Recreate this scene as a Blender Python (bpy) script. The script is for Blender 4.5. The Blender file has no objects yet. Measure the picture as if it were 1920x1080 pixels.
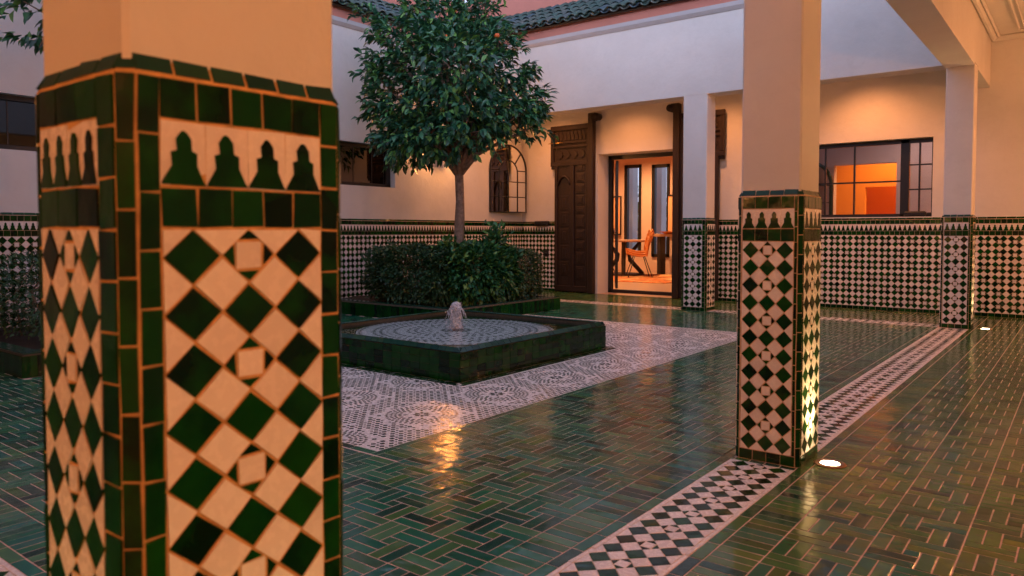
import bpy, math, random
from mathutils import Vector, Matrix
random.seed(7)
scene = bpy.context.scene
COL = scene.collection
R = math.radians

# ------------------------------------------------------------------ camera
FPX, CX, PPY, EYE = 1398.0, 960.0, 487.0, 1.10
AZ, PITCH = R(37.687), R(2.13)
FWD = Vector((-math.sin(AZ) * math.cos(PITCH), math.cos(AZ) * math.cos(PITCH), -math.sin(PITCH)))
RGT = Vector((math.cos(AZ), math.sin(AZ), 0))
UPV = RGT.cross(FWD)
camd = bpy.data.cameras.new('camera')
cam = bpy.data.objects.new('camera', camd)
COL.objects.link(cam)
camd.sensor_width = 36
camd.lens = FPX / 1920 * 36
camd.shift_y = -(540 - PPY) / 1920
camd.clip_start = 0.05
camd.clip_end = 400
cam.location = (0, 0, EYE)
cam.rotation_euler = FWD.to_track_quat('-Z', 'Y').to_euler()
camd.dof.use_dof = True
camd.dof.focus_distance = 6.5
camd.dof.aperture_fstop = 4.5
scene.camera = cam

# ------------------------------------------------------------------ world, sun, exposure
world = bpy.data.worlds.new('World')
scene.world = world
world.use_nodes = True
wt = world.node_tree
bg = wt.nodes['Background']
sky = wt.nodes.new('ShaderNodeTexSky')
sky.sky_type = 'NISHITA'
sky.sun_disc = False
sky.sun_elevation = R(12)
sky.sun_rotation = R(148)
sky.dust_density = 1.5
hsv = wt.nodes.new('ShaderNodeHueSaturation')
hsv.inputs['Saturation'].default_value = 0.30
wt.links.new(sky.outputs[0], hsv.inputs['Color'])
tint = wt.nodes.new('ShaderNodeMixRGB')
tint.blend_type = 'MULTIPLY'
tint.inputs[0].default_value = 1
tint.inputs[2].default_value = (0.84, 0.97, 1.42, 1)
wt.links.new(hsv.outputs[0], tint.inputs[1])
veil = wt.nodes.new('ShaderNodeMixRGB')          # thin even evening cloud over the whole sky
veil.inputs[0].default_value = 0.6
veil.inputs[2].default_value = (2.9, 3.0, 4.1, 1)
wt.links.new(tint.outputs[0], veil.inputs[1])
wt.links.new(veil.outputs[0], bg.inputs[0])
bg.inputs[1].default_value = 0.078
sund = bpy.data.lights.new('sun', 'SUN')
sund.energy = 0.05
sund.angle = R(20)
sund.color = (1, 0.75, 0.6)
sun = bpy.data.objects.new('sun', sund)
COL.objects.link(sun)
sun.rotation_euler = (R(78), 0, R(180 - 148))
scene.view_settings.view_transform = 'Standard'
scene.view_settings.look = 'None'
scene.view_settings.exposure = 1.86
scene.view_settings.gamma = 1
scene.render.engine = 'CYCLES'
try:
    scene.cycles.max_bounces = 8
    scene.cycles.diffuse_bounces = 4
    scene.cycles.glossy_bounces = 4
    scene.cycles.transparent_max_bounces = 12
    scene.cycles.sample_clamp_indirect = 4
    scene.cycles.caustics_reflective = False
    scene.cycles.caustics_refractive = False
except Exception:
    pass
WARM = (1.0, 0.345, 0.115)

# ------------------------------------------------------------------ materials
def mat(name, col=(.5, .5, .5), rough=.5, metal=0, spec=.5, emit=None, es=0):
    m = bpy.data.materials.new(name)
    m.use_nodes = True
    b = m.node_tree.nodes['Principled BSDF']
    b.inputs['Base Color'].default_value = (*col, 1)
    b.inputs['Roughness'].default_value = rough
    b.inputs['Metallic'].default_value = metal
    b.inputs['Specular IOR Level'].default_value = spec
    if emit:
        b.inputs['Emission Color'].default_value = (*emit, 1)
        b.inputs['Emission Strength'].default_value = es
    return m

def N(m, t, **kw):
    n = m.node_tree.nodes.new(t)
    for k, v in kw.items():
        setattr(n, k, v)
    return n

def rnd_socket(m):
    """one random number per tile: from the object, plus from a face attribute in joined meshes"""
    oi = N(m, 'ShaderNodeObjectInfo')
    at = N(m, 'ShaderNodeAttribute', attribute_name='rnd')
    ad = N(m, 'ShaderNodeMath', operation='ADD')
    fr = N(m, 'ShaderNodeMath', operation='FRACT')
    L = m.node_tree.links
    L.new(oi.outputs['Random'], ad.inputs[0])
    L.new(at.outputs['Fac'], ad.inputs[1])
    L.new(ad.outputs[0], fr.inputs[0])
    return fr.outputs[0]

def ramp(m, src, stops):
    r = N(m, 'ShaderNodeValToRGB')
    e = r.color_ramp.elements
    while len(e) < len(stops):
        e.new(0.5)
    for i, (p, c) in enumerate(stops):
        e[i].position = p
        e[i].color = (*c, 1)
    m.node_tree.links.new(src, r.inputs[0])
    return r.outputs[0]

def noise(m, scale, detail=4, rough=.5, coord='obj', dist=0):
    n = N(m, 'ShaderNodeTexNoise')
    n.inputs['Scale'].default_value = scale
    n.inputs['Detail'].default_value = detail
    n.inputs['Roughness'].default_value = rough
    n.inputs['Distortion'].default_value = dist
    if coord == 'world':
        g = N(m, 'ShaderNodeNewGeometry')
        m.node_tree.links.new(g.outputs['Position'], n.inputs['Vector'])
    else:
        g = N(m, 'ShaderNodeTexCoord')
        m.node_tree.links.new(g.outputs['Object'], n.inputs['Vector'])
    return n.outputs['Fac']

def bump(m, src, strength, dist=.01, prev=None):
    b = N(m, 'ShaderNodeBump')
    b.inputs['Strength'].default_value = strength
    b.inputs['Distance'].default_value = dist
    m.node_tree.links.new(src, b.inputs['Height'])
    if prev is not None:
        m.node_tree.links.new(prev, b.inputs['Normal'])
    return b.outputs['Normal']

def setin(m, name, sock):
    m.node_tree.links.new(sock, m.node_tree.nodes['Principled BSDF'].inputs[name])

def mixc(m, a, b, fac, mode='MIX'):
    x = N(m, 'ShaderNodeMixRGB', blend_type=mode)
    for i, v in ((1, a), (2, b)):
        if isinstance(v, tuple):
            x.inputs[i].default_value = (*v, 1)
        else:
            m.node_tree.links.new(v, x.inputs[i])
    if isinstance(fac, (int, float)):
        x.inputs[0].default_value = fac
    else:
        m.node_tree.links.new(fac, x.inputs[0])
    return x.outputs[0]

def glaze(name, stops, rough=.12, bumpy=.35, spec=.5, cloud=.5, rvar=.12):
    m = mat(name, rough=rough, spec=spec)
    r = rnd_socket(m)
    c = ramp(m, r, stops)
    n = noise(m, 14, 5, .6, 'world')
    if name == 'dark_green_glaze': c = mixc(m, c, (.006, .085, .008), ramp(m, noise(m, 11, 4, .55, 'world'), [(.48, (0, 0, 0)), (.72, (.55,) * 3)]))  # bright green glints painted into the glaze colour by noise
    c2 = mixc(m, c, (1.6, 1.5, 1.2), ramp(m, n, [(.5, (0, 0, 0)), (.75, (cloud,) * 3)]), 'MULTIPLY')
    setin(m, 'Base Color', c2)
    n2 = noise(m, 7, 2, .5, 'world')
    n3 = noise(m, 60, 3, .6, 'world')
    nb = bump(m, n2, bumpy, .02)
    nb = bump(m, n3, bumpy * .35, .003, nb)
    setin(m, 'Normal', nb)
    rr = N(m, 'ShaderNodeMapRange')
    m.node_tree.links.new(n3, rr.inputs[0])
    rr.inputs[1].default_value = .35
    rr.inputs[2].default_value = .75
    rr.inputs[3].default_value = rough
    rr.inputs[4].default_value = rough + rvar
    setin(m, 'Roughness', rr.outputs[0])
    return m

M = {}
M['green'] = glaze('dark_green_glaze', [(0, (.0006, .008, .003)), (.35, (.0010, .020, .006)), (.6, (.0012, .040, .007)), (.85, (.004, .046, .004)), (1, (.0006, .012, .008))], .12, .3, spec=.22, rvar=.06)
M['floor'] = glaze('floor_green_glaze', [(0, (.003, .030, .022)), (.2, (.008, .10, .070)), (.4, (.012, .15, .082)), (.55, (.004, .055, .038)), (.66, (.050, .14, .035)), (.78, (.008, .135, .12)), (.9, (.065, .19, .09)), (1, (.003, .026, .022))], .10, .26, cloud=.7, rvar=.14, spec=.42)
M['floor_warmlit'] = glaze('floor_warmlit_glaze', [(0, (.004, .030, .020)), (.2, (.020, .11, .040)), (.38, (.060, .15, .035)), (.5, (.010, .06, .035)), (.64, (.12, .155, .025)), (.76, (.014, .12, .08)), (.9, (.10, .17, .04)), (1, (.012, .04, .018))], .10, .26, cloud=.7, rvar=.14, spec=.42)  # green floor tiles with the warm gallery light painted in as olive
M['white'] = glaze('cream_glaze', [(0, (.72, .64, .62)), (.5, (.82, .75, .73)), (1, (.76, .67, .65))], .22, .25, cloud=.06)
M['teal'] = glaze('teal_glaze', [(0, (.004, .035, .03)), (.5, (.008, .05, .04)), (1, (.015, .06, .03))], .12, .10, spec=.25, rvar=.05)
def grout(name, c):
    m = mat(name, c, .85)
    setin(m, 'Base Color', ramp(m, noise(m, 35, 4, .6, 'world'), [(.3, tuple(x * .7 for x in c)), (.7, tuple(min(1, x * 1.15) for x in c))]))
    setin(m, 'Normal', bump(m, noise(m, 300, 2, .5, 'world'), .4, .002))
    return m
M['grout'] = grout('cement_grout', (.58, .40, .27))
M['floor_grout'] = grout('floor_grout', (.66, .44, .37))
M['dark_grout'] = grout('dark_grout', (.10, .085, .06))
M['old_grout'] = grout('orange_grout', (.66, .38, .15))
def plaster(name, c, b=.25):
    m = mat(name, c, .75, spec=.25)
    n = noise(m, 1.3, 5, .6, 'world')
    col = ramp(m, n, [(.3, tuple(x * .88 for x in c)), (.7, c)])
    n2 = noise(m, 5, 6, .7, 'world', 1.5)
    col = mixc(m, col, tuple(x * .80 for x in c), ramp(m, n2, [(.52, (0, 0, 0)), (.85, (.5,) * 3)]))
    setin(m, 'Base Color', col)
    nb = bump(m, noise(m, 4, 4, .55, 'world'), .32, .03)
    setin(m, 'Normal', bump(m, noise(m, 90, 4, .6, 'world'), b, .003, nb))
    return m
M['plaster'] = plaster('white_plaster', (.74, .72, .70))
M['pink'] = plaster('salmon_render', (.62, .25, .19), .5)
M['cream'] = plaster('cornice_paint', (.52, .51, .53))
M['roompink'] = plaster('room_paint', (.70, .50, .42))
M['black'] = mat('black_steel', (.008, .009, .012), .35)
M['brass'] = mat('brass', (.45, .28, .08), .35, 1)
M['ring'] = mat('steel_ring', (.35, .2, .13), .4, 1)
def wood(name, a, b, sc=9):
    m = mat(name, a, .55)
    tc = N(m, 'ShaderNodeTexCoord')
    mp = N(m, 'ShaderNodeMapping')
    mp.inputs['Scale'].default_value = (sc, sc, .7)
    n = N(m, 'ShaderNodeTexNoise')
    n.inputs['Scale'].default_value = 2.5
    n.inputs['Detail'].default_value = 7
    n.inputs['Roughness'].default_value = .65
    m.node_tree.links.new(tc.outputs['Object'], mp.inputs[0])
    m.node_tree.links.new(mp.outputs[0], n.inputs['Vector'])
    setin(m, 'Base Color', ramp(m, n.outputs['Fac'], [(.3, a), (.7, b)]))
    setin(m, 'Normal', bump(m, n.outputs['Fac'], .5, .01))
    return m
M['wood'] = wood('old_carved_wood', (.007, .003, .002), (.026, .010, .005))
M['rattan'] = wood('orange_rattan', (.55, .17, .04), (.75, .30, .08), 25)
M['darkwood'] = wood('dark_table_wood', (.02, .014, .012), (.04, .028, .022))
M['topwood'] = wood('table_top_wood', (.35, .2, .12), (.5, .3, .2))
def glass(name, tint=(1, 1, 1), base=.08):
    m = bpy.data.materials.new(name)
    m.use_nodes = True
    t = m.node_tree
    t.nodes.remove(t.nodes['Principled BSDF'])
    tr = t.nodes.new('ShaderNodeBsdfTransparent')
    tr.inputs[0].default_value = (*tint, 1)
    gl = t.nodes.new('ShaderNodeBsdfGlossy')
    gl.inputs['Roughness'].default_value = .02
    fr = t.nodes.new('ShaderNodeFresnel')
    fr.inputs[0].default_value = 1.45
    mx = t.nodes.new('ShaderNodeMixShader')
    ad = t.nodes.new('ShaderNodeMath'); ad.operation = 'ADD'; ad.inputs[1].default_value = base
    t.links.new(fr.outputs[0], ad.inputs[0])
    t.links.new(ad.outputs[0], mx.inputs[0])
    t.links.new(tr.outputs[0], mx.inputs[1])
    t.links.new(gl.outputs[0], mx.inputs[2])
    t.links.new(mx.outputs[0], t.nodes['Material Output'].inputs[0])
    return m
M['glass'] = glass('window_glass', (.95, .95, .95), .02)
M['darkglass'] = glass('dark_window_glass', (.03, .04, .05), .06)
M['mirror'] = mat('mirror_glass', (.85, .85, .86), .01, 1)
M['lamp'] = mat('lamp_glow', (1, .8, .5), .5, emit=(1, .82, .55), es=12)
M['ceil_lamp'] = mat('downlight_glow', (1, .7, .4), .5, emit=(1, .62, .3), es=14)
M['lantern'] = mat('lantern_glow', (1, .5, .15), .5, emit=(1, .30, .045), es=50)
def leafmat(name, stops, rough=.32):
    m = mat(name, rough=rough, spec=.5)
    c = ramp(m, rnd_socket(m), stops)
    setin(m, 'Base Color', c)
    return m
M['leaf'] = leafmat('orange_tree_leaf', [(0, (.010, .055, .034)), (.35, (.022, .11, .06)), (.7, (.045, .17, .075)), (.88, (.10, .27, .06)), (1, (.18, .36, .09))])
M['hedgeleaf'] = leafmat('box_leaf', [(0, (.010, .045, .020)), (.5, (.022, .085, .034)), (.85, (.045, .13, .04)), (1, (.11, .12, .035))], .5)
M['shrubleaf'] = leafmat('shrub_leaf', [(0, (.012, .07, .030)), (.5, (.022, .14, .055)), (.85, (.06, .21, .05)), (1, (.18, .30, .05))], .4)
M['farleaf'] = leafmat('garden_leaf', [(0, (.03, .09, .02)), (.6, (.06, .16, .04)), (1, (.10, .22, .05))], .6)
M['bark'] = mat('bark', (.16, .10, .07), .85)
setin(M['bark'], 'Base Color', ramp(M['bark'], noise(M['bark'], 16, 6, .7), [(.3, (.12, .08, .055)), (.7, (.36, .25, .18))]))
setin(M['bark'], 'Normal', bump(M['bark'], noise(M['bark'], 40, 5, .7), .7, .02))
M['orange'] = mat('orange_peel', (.75, .13, .02), .45)
M['soil'] = mat('soil', (.035, .022, .015), .95)
setin(M['soil'], 'Normal', bump(M['soil'], noise(M['soil'], 30, 5, .7), 1, .05))
M['rug'] = mat('rug', (.6, .2, .05), .95)
M['paper'] = mat('paper', (.75, .4, .22), .7)
M['figure'] = mat('figure_ink', (.05, .035, .03), .7)
M['roomfloor'] = mat('room_floor_tile', (.55, .36, .25), .3)
M['ground'] = mat('earth', (.16, .13, .09), .95)
vr = N(M['rug'], 'ShaderNodeTexVoronoi'); vr.inputs['Scale'].default_value = 3.2
tcr = N(M['rug'], 'ShaderNodeTexCoord'); M['rug'].node_tree.links.new(tcr.outputs['Object'], vr.inputs['Vector'])
setin(M['rug'], 'Base Color', ramp(M['rug'], vr.outputs['Distance'], [(0, (.42, .06, .02)), (.25, (.75, .24, .05)), (.45, (.35, .1, .04)), (.7, (.78, .45, .2))]))
M['room2'] = plaster('orange_room_paint', (.78, .33, .08))
M['room2b'] = plaster('deep_orange_paint', (.75, .20, .03))
M['mauve'] = plaster('mauve_room_paint', (.52, .42, .46))
rt = mat('green_roof_tile', (.03, .07, .06), .3)
setin(rt, 'Base Color', mixc(rt, ramp(rt, rnd_socket(rt), [(0, (.022, .05, .045)), (.4, (.035, .085, .075)), (.7, (.07, .085, .075)), (1, (.03, .07, .10))]),
                             (.12, .09, .07), ramp(rt, noise(rt, 12, 5, .7, 'world'), [(.5, (0, 0, 0)), (.75, (.6,) * 3)])))
setin(rt, 'Normal', bump(rt, noise(rt, 40, 4, .6, 'world'), .4, .01))
M['rooftile'] = rt

# water
wm = bpy.data.materials.new('pool_water'); wm.use_nodes = True
t = wm.node_tree; t.nodes.remove(t.nodes['Principled BSDF'])
tr = t.nodes.new('ShaderNodeBsdfTransparent'); tr.inputs[0].default_value = (.95, .98, .97, 1)
gl = t.nodes.new('ShaderNodeBsdfGlossy'); gl.inputs['Roughness'].default_value = .03
fr = t.nodes.new('ShaderNodeFresnel'); fr.inputs[0].default_value = 1.27
mx = t.nodes.new('ShaderNodeMixShader')
bn = t.nodes.new('ShaderNodeBump'); bn.inputs['Strength'].default_value = .035; bn.inputs['Distance'].default_value = .01
wv = t.nodes.new('ShaderNodeTexWave'); wv.wave_type = 'RINGS'; wv.rings_direction = 'Z'
wv.inputs['Scale'].default_value = 4.5; wv.inputs['Distortion'].default_value = 9.0; wv.inputs['Detail'].default_value = 3
tc = t.nodes.new('ShaderNodeTexCoord')
t.links.new(tc.outputs['Object'], wv.inputs['Vector']); t.links.new(wv.outputs['Fac'], bn.inputs['Height'])
for s in (fr, gl): t.links.new(bn.outputs[0], s.inputs['Normal'])
t.links.new(fr.outputs[0], mx.inputs[0]); t.links.new(tr.outputs[0], mx.inputs[1]); t.links.new(gl.outputs[0], mx.inputs[2])
t.links.new(mx.outputs[0], t.nodes['Material Output'].inputs[0])
M['water'] = wm
M['foam'] = mat('foaming_water', (.80, .80, .84), .25)
M['foam'].node_tree.nodes['Principled BSDF'].inputs['Transmission Weight'].default_value = .35
setin(M['foam'], 'Alpha', ramp(M['foam'], noise(M['foam'], 45, 4, .6), [(.35, (.35,) * 3), (.6, (1, 1, 1))]))
setin(M['foam'], 'Normal', bump(M['foam'], noise(M['foam'], 60, 4, .7), .8, .01))

# ------------------------------------------------------------------ object helpers
def tag(o, label=None, cat=None, group=None, kind=None):
    if label: o['label'] = label
    if cat: o['category'] = cat
    if group: o['group'] = group
    if kind: o['kind'] = kind
    return o

def empty(name, loc=(0, 0, 0), rz=0, label=None, cat=None, group=None):
    o = bpy.data.objects.new(name, None)
    o.empty_display_size = .1
    o.location = loc
    o.rotation_euler = (0, 0, rz)
    COL.objects.link(o)
    tag(o, label, cat, group)
    return o

def link(name, me, parent=None, mtx=None):
    o = bpy.data.objects.new(name, me)
    COL.objects.link(o)
    if mtx is not None: o.matrix_local = mtx
    if parent is not None: o.parent = parent
    return o

class MB:
    """collects shapes into one mesh (coordinates local to the parent)"""
    def __init__(s): s.v = []; s.f = []; s.mi = []; s.sm = []; s.rn = []
    def add(s, vs, fs, mi=0, smooth=False, rn=0.0):
        b = len(s.v); s.v += [tuple(p) for p in vs]
        for f in fs: s.f.append(tuple(b + i for i in f)); s.mi.append(mi); s.sm.append(smooth); s.rn.append(rn)
        return s
    def box(s, x0, x1, y0, y1, z0, z1, bev=0, mi=0, rn=0.0):
        if x0 > x1: x0, x1 = x1, x0
        if y0 > y1: y0, y1 = y1, y0
        if z0 > z1: z0, z1 = z1, z0
        if bev <= 0:
            v = [(x, y, z) for z in (z0, z1) for y in (y0, y1) for x in (x0, x1)]
            return s.add(v, [(0, 2, 3, 1), (4, 5, 7, 6), (0, 1, 5, 4), (2, 6, 7, 3), (0, 4, 6, 2), (1, 3, 7, 5)], mi, False, rn)
        b = min(bev, (x1 - x0) * .45, (y1 - y0) * .45, (z1 - z0) * .45)
        X = (x0, x1); Y = (y0, y1); Z = (z0, z1)
        v = []; idx = {}
        for i in (0, 1):
            for j in (0, 1):
                for k in (0, 1):
                    sx, sy, sz = (1 - 2 * i) * b, (1 - 2 * j) * b, (1 - 2 * k) * b
                    idx[i, j, k, 0] = len(v); v.append((X[i], Y[j] + sy, Z[k] + sz))
                    idx[i, j, k, 1] = len(v); v.append((X[i] + sx, Y[j], Z[k] + sz))
                    idx[i, j, k, 2] = len(v); v.append((X[i] + sx, Y[j] + sy, Z[k]))
        f = []
        for i in (0, 1): f.append([idx[i, a, c, 0] for a, c in ((0, 0), (1, 0), (1, 1), (0, 1))][::(1 if i else -1)])
        for j in (0, 1): f.append([idx[a, j, c, 1] for a, c in ((0, 0), (1, 0), (1, 1), (0, 1))][::(-1 if j else 1)])
        for k in (0, 1): f.append([idx[a, c, k, 2] for a, c in ((0, 0), (1, 0), (1, 1), (0, 1))][::(1 if k else -1)])
        for j in (0, 1):
            for k in (0, 1): f.append((idx[0, j, k, 1], idx[1, j, k, 1], idx[1, j, k, 2], idx[0, j, k, 2]))
        for i in (0, 1):
            for k in (0, 1): f.append((idx[i, 0, k, 0], idx[i, 1, k, 0], idx[i, 1, k, 2], idx[i, 0, k, 2]))
        for i in (0, 1):
            for j in (0, 1): f.append((idx[i, j, 0, 0], idx[i, j, 1, 0], idx[i, j, 1, 1], idx[i, j, 0, 1]))
        for i in (0, 1):
            for j in (0, 1):
                for k in (0, 1): f.append((idx[i, j, k, 0], idx[i, j, k, 1], idx[i, j, k, 2]))
        return s.add(v, f, mi, False, rn)
    def tube(s, pts, r, n=8, mi=0, closed=False):
        pts = [Vector(p) for p in pts]; rs = r if isinstance(r, (list, tuple)) else [r] * len(pts)
        rings = []; a0 = None
        for i, p in enumerate(pts):
            d = (pts[min(i + 1, len(pts) - 1)] - pts[max(i - 1, 0)])
            if closed: d = pts[(i + 1) % len(pts)] - pts[i - 1]
            d.normalize()
            if a0 is None: a0 = d.orthogonal().normalized()
            a0 = (a0 - d * a0.dot(d)).normalized(); b0 = d.cross(a0)
            rings.append([p + (a0 * math.cos(2 * math.pi * k / n) + b0 * math.sin(2 * math.pi * k / n)) * rs[i] for k in range(n)])
        vs = [q for rg in rings for q in rg]; fs = []
        m = len(pts)
        for i in range(m if closed else m - 1):
            j = (i + 1) % m
            for k in range(n): fs.append((i * n + k, i * n + (k + 1) % n, j * n + (k + 1) % n, j * n + k))
        if not closed: fs += [tuple(range(n))[::-1], tuple((m - 1) * n + k for k in range(n))]
        return s.add(vs, fs, mi, True)
    def lathe(s, prof, c=(0, 0, 0), n=24, mi=0, smooth=True, jit=None):
        vs = []; fs = []
        for i, (r, z) in enumerate(prof):
            for k in range(n):
                a = 2 * math.pi * k / n; rr = r * (jit(i, k) if jit else 1)
                vs.append((c[0] + rr * math.cos(a), c[1] + rr * math.sin(a), c[2] + z))
        for i in range(len(prof) - 1):
            for k in range(n): fs.append((i * n + k, i * n + (k + 1) % n, (i + 1) * n + (k + 1) % n, (i + 1) * n + k))
        if prof[0][0] > 1e-4: fs.append(tuple(range(n))[::-1])
        if prof[-1][0] > 1e-4: fs.append(tuple((len(prof) - 1) * n + k for k in range(n)))
        return s.add(vs, fs, mi, smooth)
    def mesh(s, name, mats):
        me = bpy.data.meshes.new(name)
        me.from_pydata(s.v, [], s.f)
        for m in mats: me.materials.append(m)
        if len(mats) > 1: me.polygons.foreach_set('material_index', s.mi)
        me.polygons.foreach_set('use_smooth', s.sm)
        if any(s.rn):
            at = me.attributes.new('rnd', 'FLOAT', 'FACE'); at.data.foreach_set('value', s.rn)
        me.update()
        return me
    def build(s, name, mats, parent=None, label=None, kind=None):
        if not isinstance(mats, (list, tuple)): mats = [mats]
        o = link(name, s.mesh(name, mats), parent)
        if label: o['label'] = label
        if kind: o['kind'] = kind
        return o

# ------------------------------------------------------------------ tiles
def px_size(c, size, n=None):
    """rough size in photograph pixels of a piece of real size `size` at c, 0 when it cannot be seen"""
    d = Vector(c) - cam.location
    z = d.dot(FWD)
    if z < .2: return 0
    x = CX + FPX * d.dot(RGT) / z; y = PPY - FPX * d.dot(UPV) / z
    if x < -40 or x > 1960 or y < -40 or y > 1120: return 0
    k = 1.0
    if n is not None:
        k = -d.normalized().dot(n)
        if k <= 0.02: return 0
    return FPX * size / z * math.sqrt(k)

class Frame:
    def __init__(s, o, u, v, n): s.o = Vector(o); s.u = Vector(u); s.v = Vector(v); s.n = Vector(n)
    def mat(s, u, v, rot=0, tu=0, tv=0, d=0):
        m = Matrix((s.u, s.v, s.n)).transposed().to_4x4()
        m.translation = s.o + s.u * u + s.v * v + s.n * d
        return m @ Matrix.Rotation(rot, 4, 'Z') @ Matrix.Rotation(tu, 4, 'X') @ Matrix.Rotation(tv, 4, 'Y')

_tm = {}
CUT = .0008
def prism(poly, h, bev):
    """polygon tile: raised face with a small bevelled edge; origin at its middle, back at z=0"""
    n = len(poly)
    cx = sum(p[0] for p in poly) / n; cy = sum(p[1] for p in poly) / n
    vs = [(x, y, 0) for x, y in poly] + [(x, y, h - bev * .7) for x, y in poly]
    top = []
    for i in range(n):
        a = Vector(poly[i - 1]); p = Vector(poly[i]); b = Vector(poly[(i + 1) % n])
        e1 = (p - a); e2 = (b - p)
        n1 = Vector((-e1.y, e1.x)).normalized(); n2 = Vector((-e2.y, e2.x)).normalized()
        k = (n1 + n2); l = max(.35, (1 + n1.dot(n2)))
        q = p + k * bev / l
        top.append((q.x, q.y, h))
    vs += top
    fs = [tuple(range(2 * n, 3 * n))]
    for i in range(n):
        j = (i + 1) % n
        fs += [(i, j, n + j, n + i), (n + i, n + j, 2 * n + j, 2 * n + i)]
    return vs, fs

class Tiles:
    """tiles of one thing; the largest seen become parts, the others one joined part"""
    def __init__(s, parent, limit=290, minpx=9.0): s.r = {}; s.p = parent; s.lim = limit; s.minpx = minpx
    def add(s, kind, fr, u, v, poly, m, h=.008, bev=.0012, jit=1.0, size=None, d=0):
        # poly is relative to (u, v)
        k_ = (len(poly), round(poly[0][0], 4), round(poly[0][1], 4), round(poly[1][0], 4), random.randrange(6) if len(poly) < 9 else 0)
        rj = random.Random(str(k_)); am_ = CUT * min(1, jit)
        poly = tuple((round(a + rj.uniform(-am_, am_), 4), round(b + rj.uniform(-am_, am_), 4)) for a, b in poly)
        if sum(poly[i - 1][0] * poly[i][1] - poly[i][0] * poly[i - 1][1] for i in range(len(poly))) < 0: poly = poly[::-1]
        size = size or max(max(p[0] for p in poly) - min(p[0] for p in poly), max(p[1] for p in poly) - min(p[1] for p in poly))
        mt = fr.mat(u, v, random.gauss(0, .012) * jit, random.gauss(0, .010) * jit, random.gauss(0, .010) * jit, d + random.uniform(-.0006, .0006) * jit)
        s.r.setdefault(kind, []).append((px_size(mt.translation, size, fr.n), poly, h, bev, m, mt))
    def flush(s):
        for kind, L in s.r.items():
            L.sort(key=lambda t: -t[0])
            rest = MB(); ms = []
            for i, (px, poly, h, bev, m, mt) in enumerate(L):
                if i < s.lim and px >= s.minpx:
                    key = (poly, h, bev, m.name)
                    me = _tm.get(key)
                    if me is None:
                        b = MB(); vs, fs = prism(poly, h, bev); b.add(vs, fs); me = b.mesh(kind, [m]); _tm[key] = me
                    link(kind, me, s.p, mt)
                else:
                    if m not in ms: ms.append(m)
                    if px > 4: vs, fs = prism(poly, h, bev)
                    else:
                        n = len(poly)
                        vs = [(x, y, 0) for x, y in poly] + [(x, y, h) for x, y in poly]
                        fs = [tuple(range(n, 2 * n))] + [(a, (a + 1) % n, n + (a + 1) % n, n + a) for a in range(n)]
                    rest.add([mt @ Vector(q) for q in vs], fs, ms.index(m), False, random.random() * .98 + .01)
            if rest.v:
                rest.build(kind + ('_field' if len(L) > 1 else ''), ms, s.p, kind='stuff')

def rect(w, h): return [(-w / 2, -h / 2), (w / 2, -h / 2), (w / 2, h / 2), (-w / 2, h / 2)]
def merlon(w, h):
    P = [(-.5, 0), (.5, 0), (.47, .07), (.29, .34), (.29, .58), (.17, .62), (.17, .84), (.08, .96), (0, 1.0), (-.08, .96), (-.17, .84), (-.17, .62), (-.29, .58), (-.29, .34), (-.47, .07)]
    return [(a * w, b * h) for a, b in P]

def lattice(T, fr, u0, v0, cols, rows, du, dv, mode, g=.0042, h=.008):
    """diamond lattice; mode 'pillar': stars take the place of dark pieces, 'wall': of light ones"""
    a, b = du / 2 - g * .72, dv / 2 - g * .72
    full = [(0, -b), (a, 0), (0, b), (-a, 0)]
    def star(u, v):
        s_ = du / 4 - g * .3; t_ = dv / 4 - g * .3
        T.add('star_tile', fr, u, v, [(-s_, -t_), (s_, -t_), (s_, t_), (-s_, t_)], M['white'], h)
        for sx, sy, hor in ((0, 1, 1), (0, -1, 1), (1, 0, 0), (-1, 0, 0)):
            if hor: P = [(-s_ + g * .8, 0), (s_ - g * .8, 0), (0, sy * (b - t_ - g))]; T.add('star_point_tile', fr, u, v + sy * (t_ + g), P, M['green'], h)
            else: P = [(0, -t_ + g * .8), (0, t_ - g * .8), (sx * (a - s_ - g), 0)]; T.add('star_point_tile', fr, u + sx * (s_ + g), v, P, M['green'], h)
    for j in range(rows):
        for i in range(cols):
            u = u0 + (i + .5) * du; v = v0 + (rows - j - .5) * dv
            if mode == 'pillar' and cols >= 3 and i % 2 == 1 and j % 2 == 0: star(u, v)
            else: T.add('dark_diamond_tile', fr, u, v, full, M['green'], h)
    for j in range(rows + 1):
        for i in range(cols + 1):
            u = u0 + i * du; v = v0 + (rows - j) * dv
            P = []
            l, r, tp, bt = i > 0, i < cols, j > 0, j < rows
            e = g * .5
            if l and r and tp and bt:
                if mode == 'wall' and i % 2 == 1 and j % 2 == 1: star(u, v)
                else: T.add('light_diamond_tile', fr, u, v, full, M['white'], h)
                continue
            if not bt: v += e
            if not tp: v -= e
            if not l: u += e
            if not r: u -= e
            pts = []
            if bt: pts.append((0, -b))
            if not (bt and r) and (not bt and r or not r and bt): pass
            # build clipped diamond by quadrant
            if l and r and not tp: pts = [(-a, 0), (0, -b), (a, 0)]
            elif l and r and not bt: pts = [(-a, 0), (a, 0), (0, b)]
            elif tp and bt and not l: pts = [(0, -b), (a, 0), (0, b)]
            elif tp and bt and not r: pts = [(0, -b), (0, b), (-a, 0)]
            else: pts = [(0, 0), ((a if r else -a), 0), (0, (b if tp else -b))]
            T.add('edge_triangle_tile', fr, u, v, pts, M['white'], h)

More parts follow.
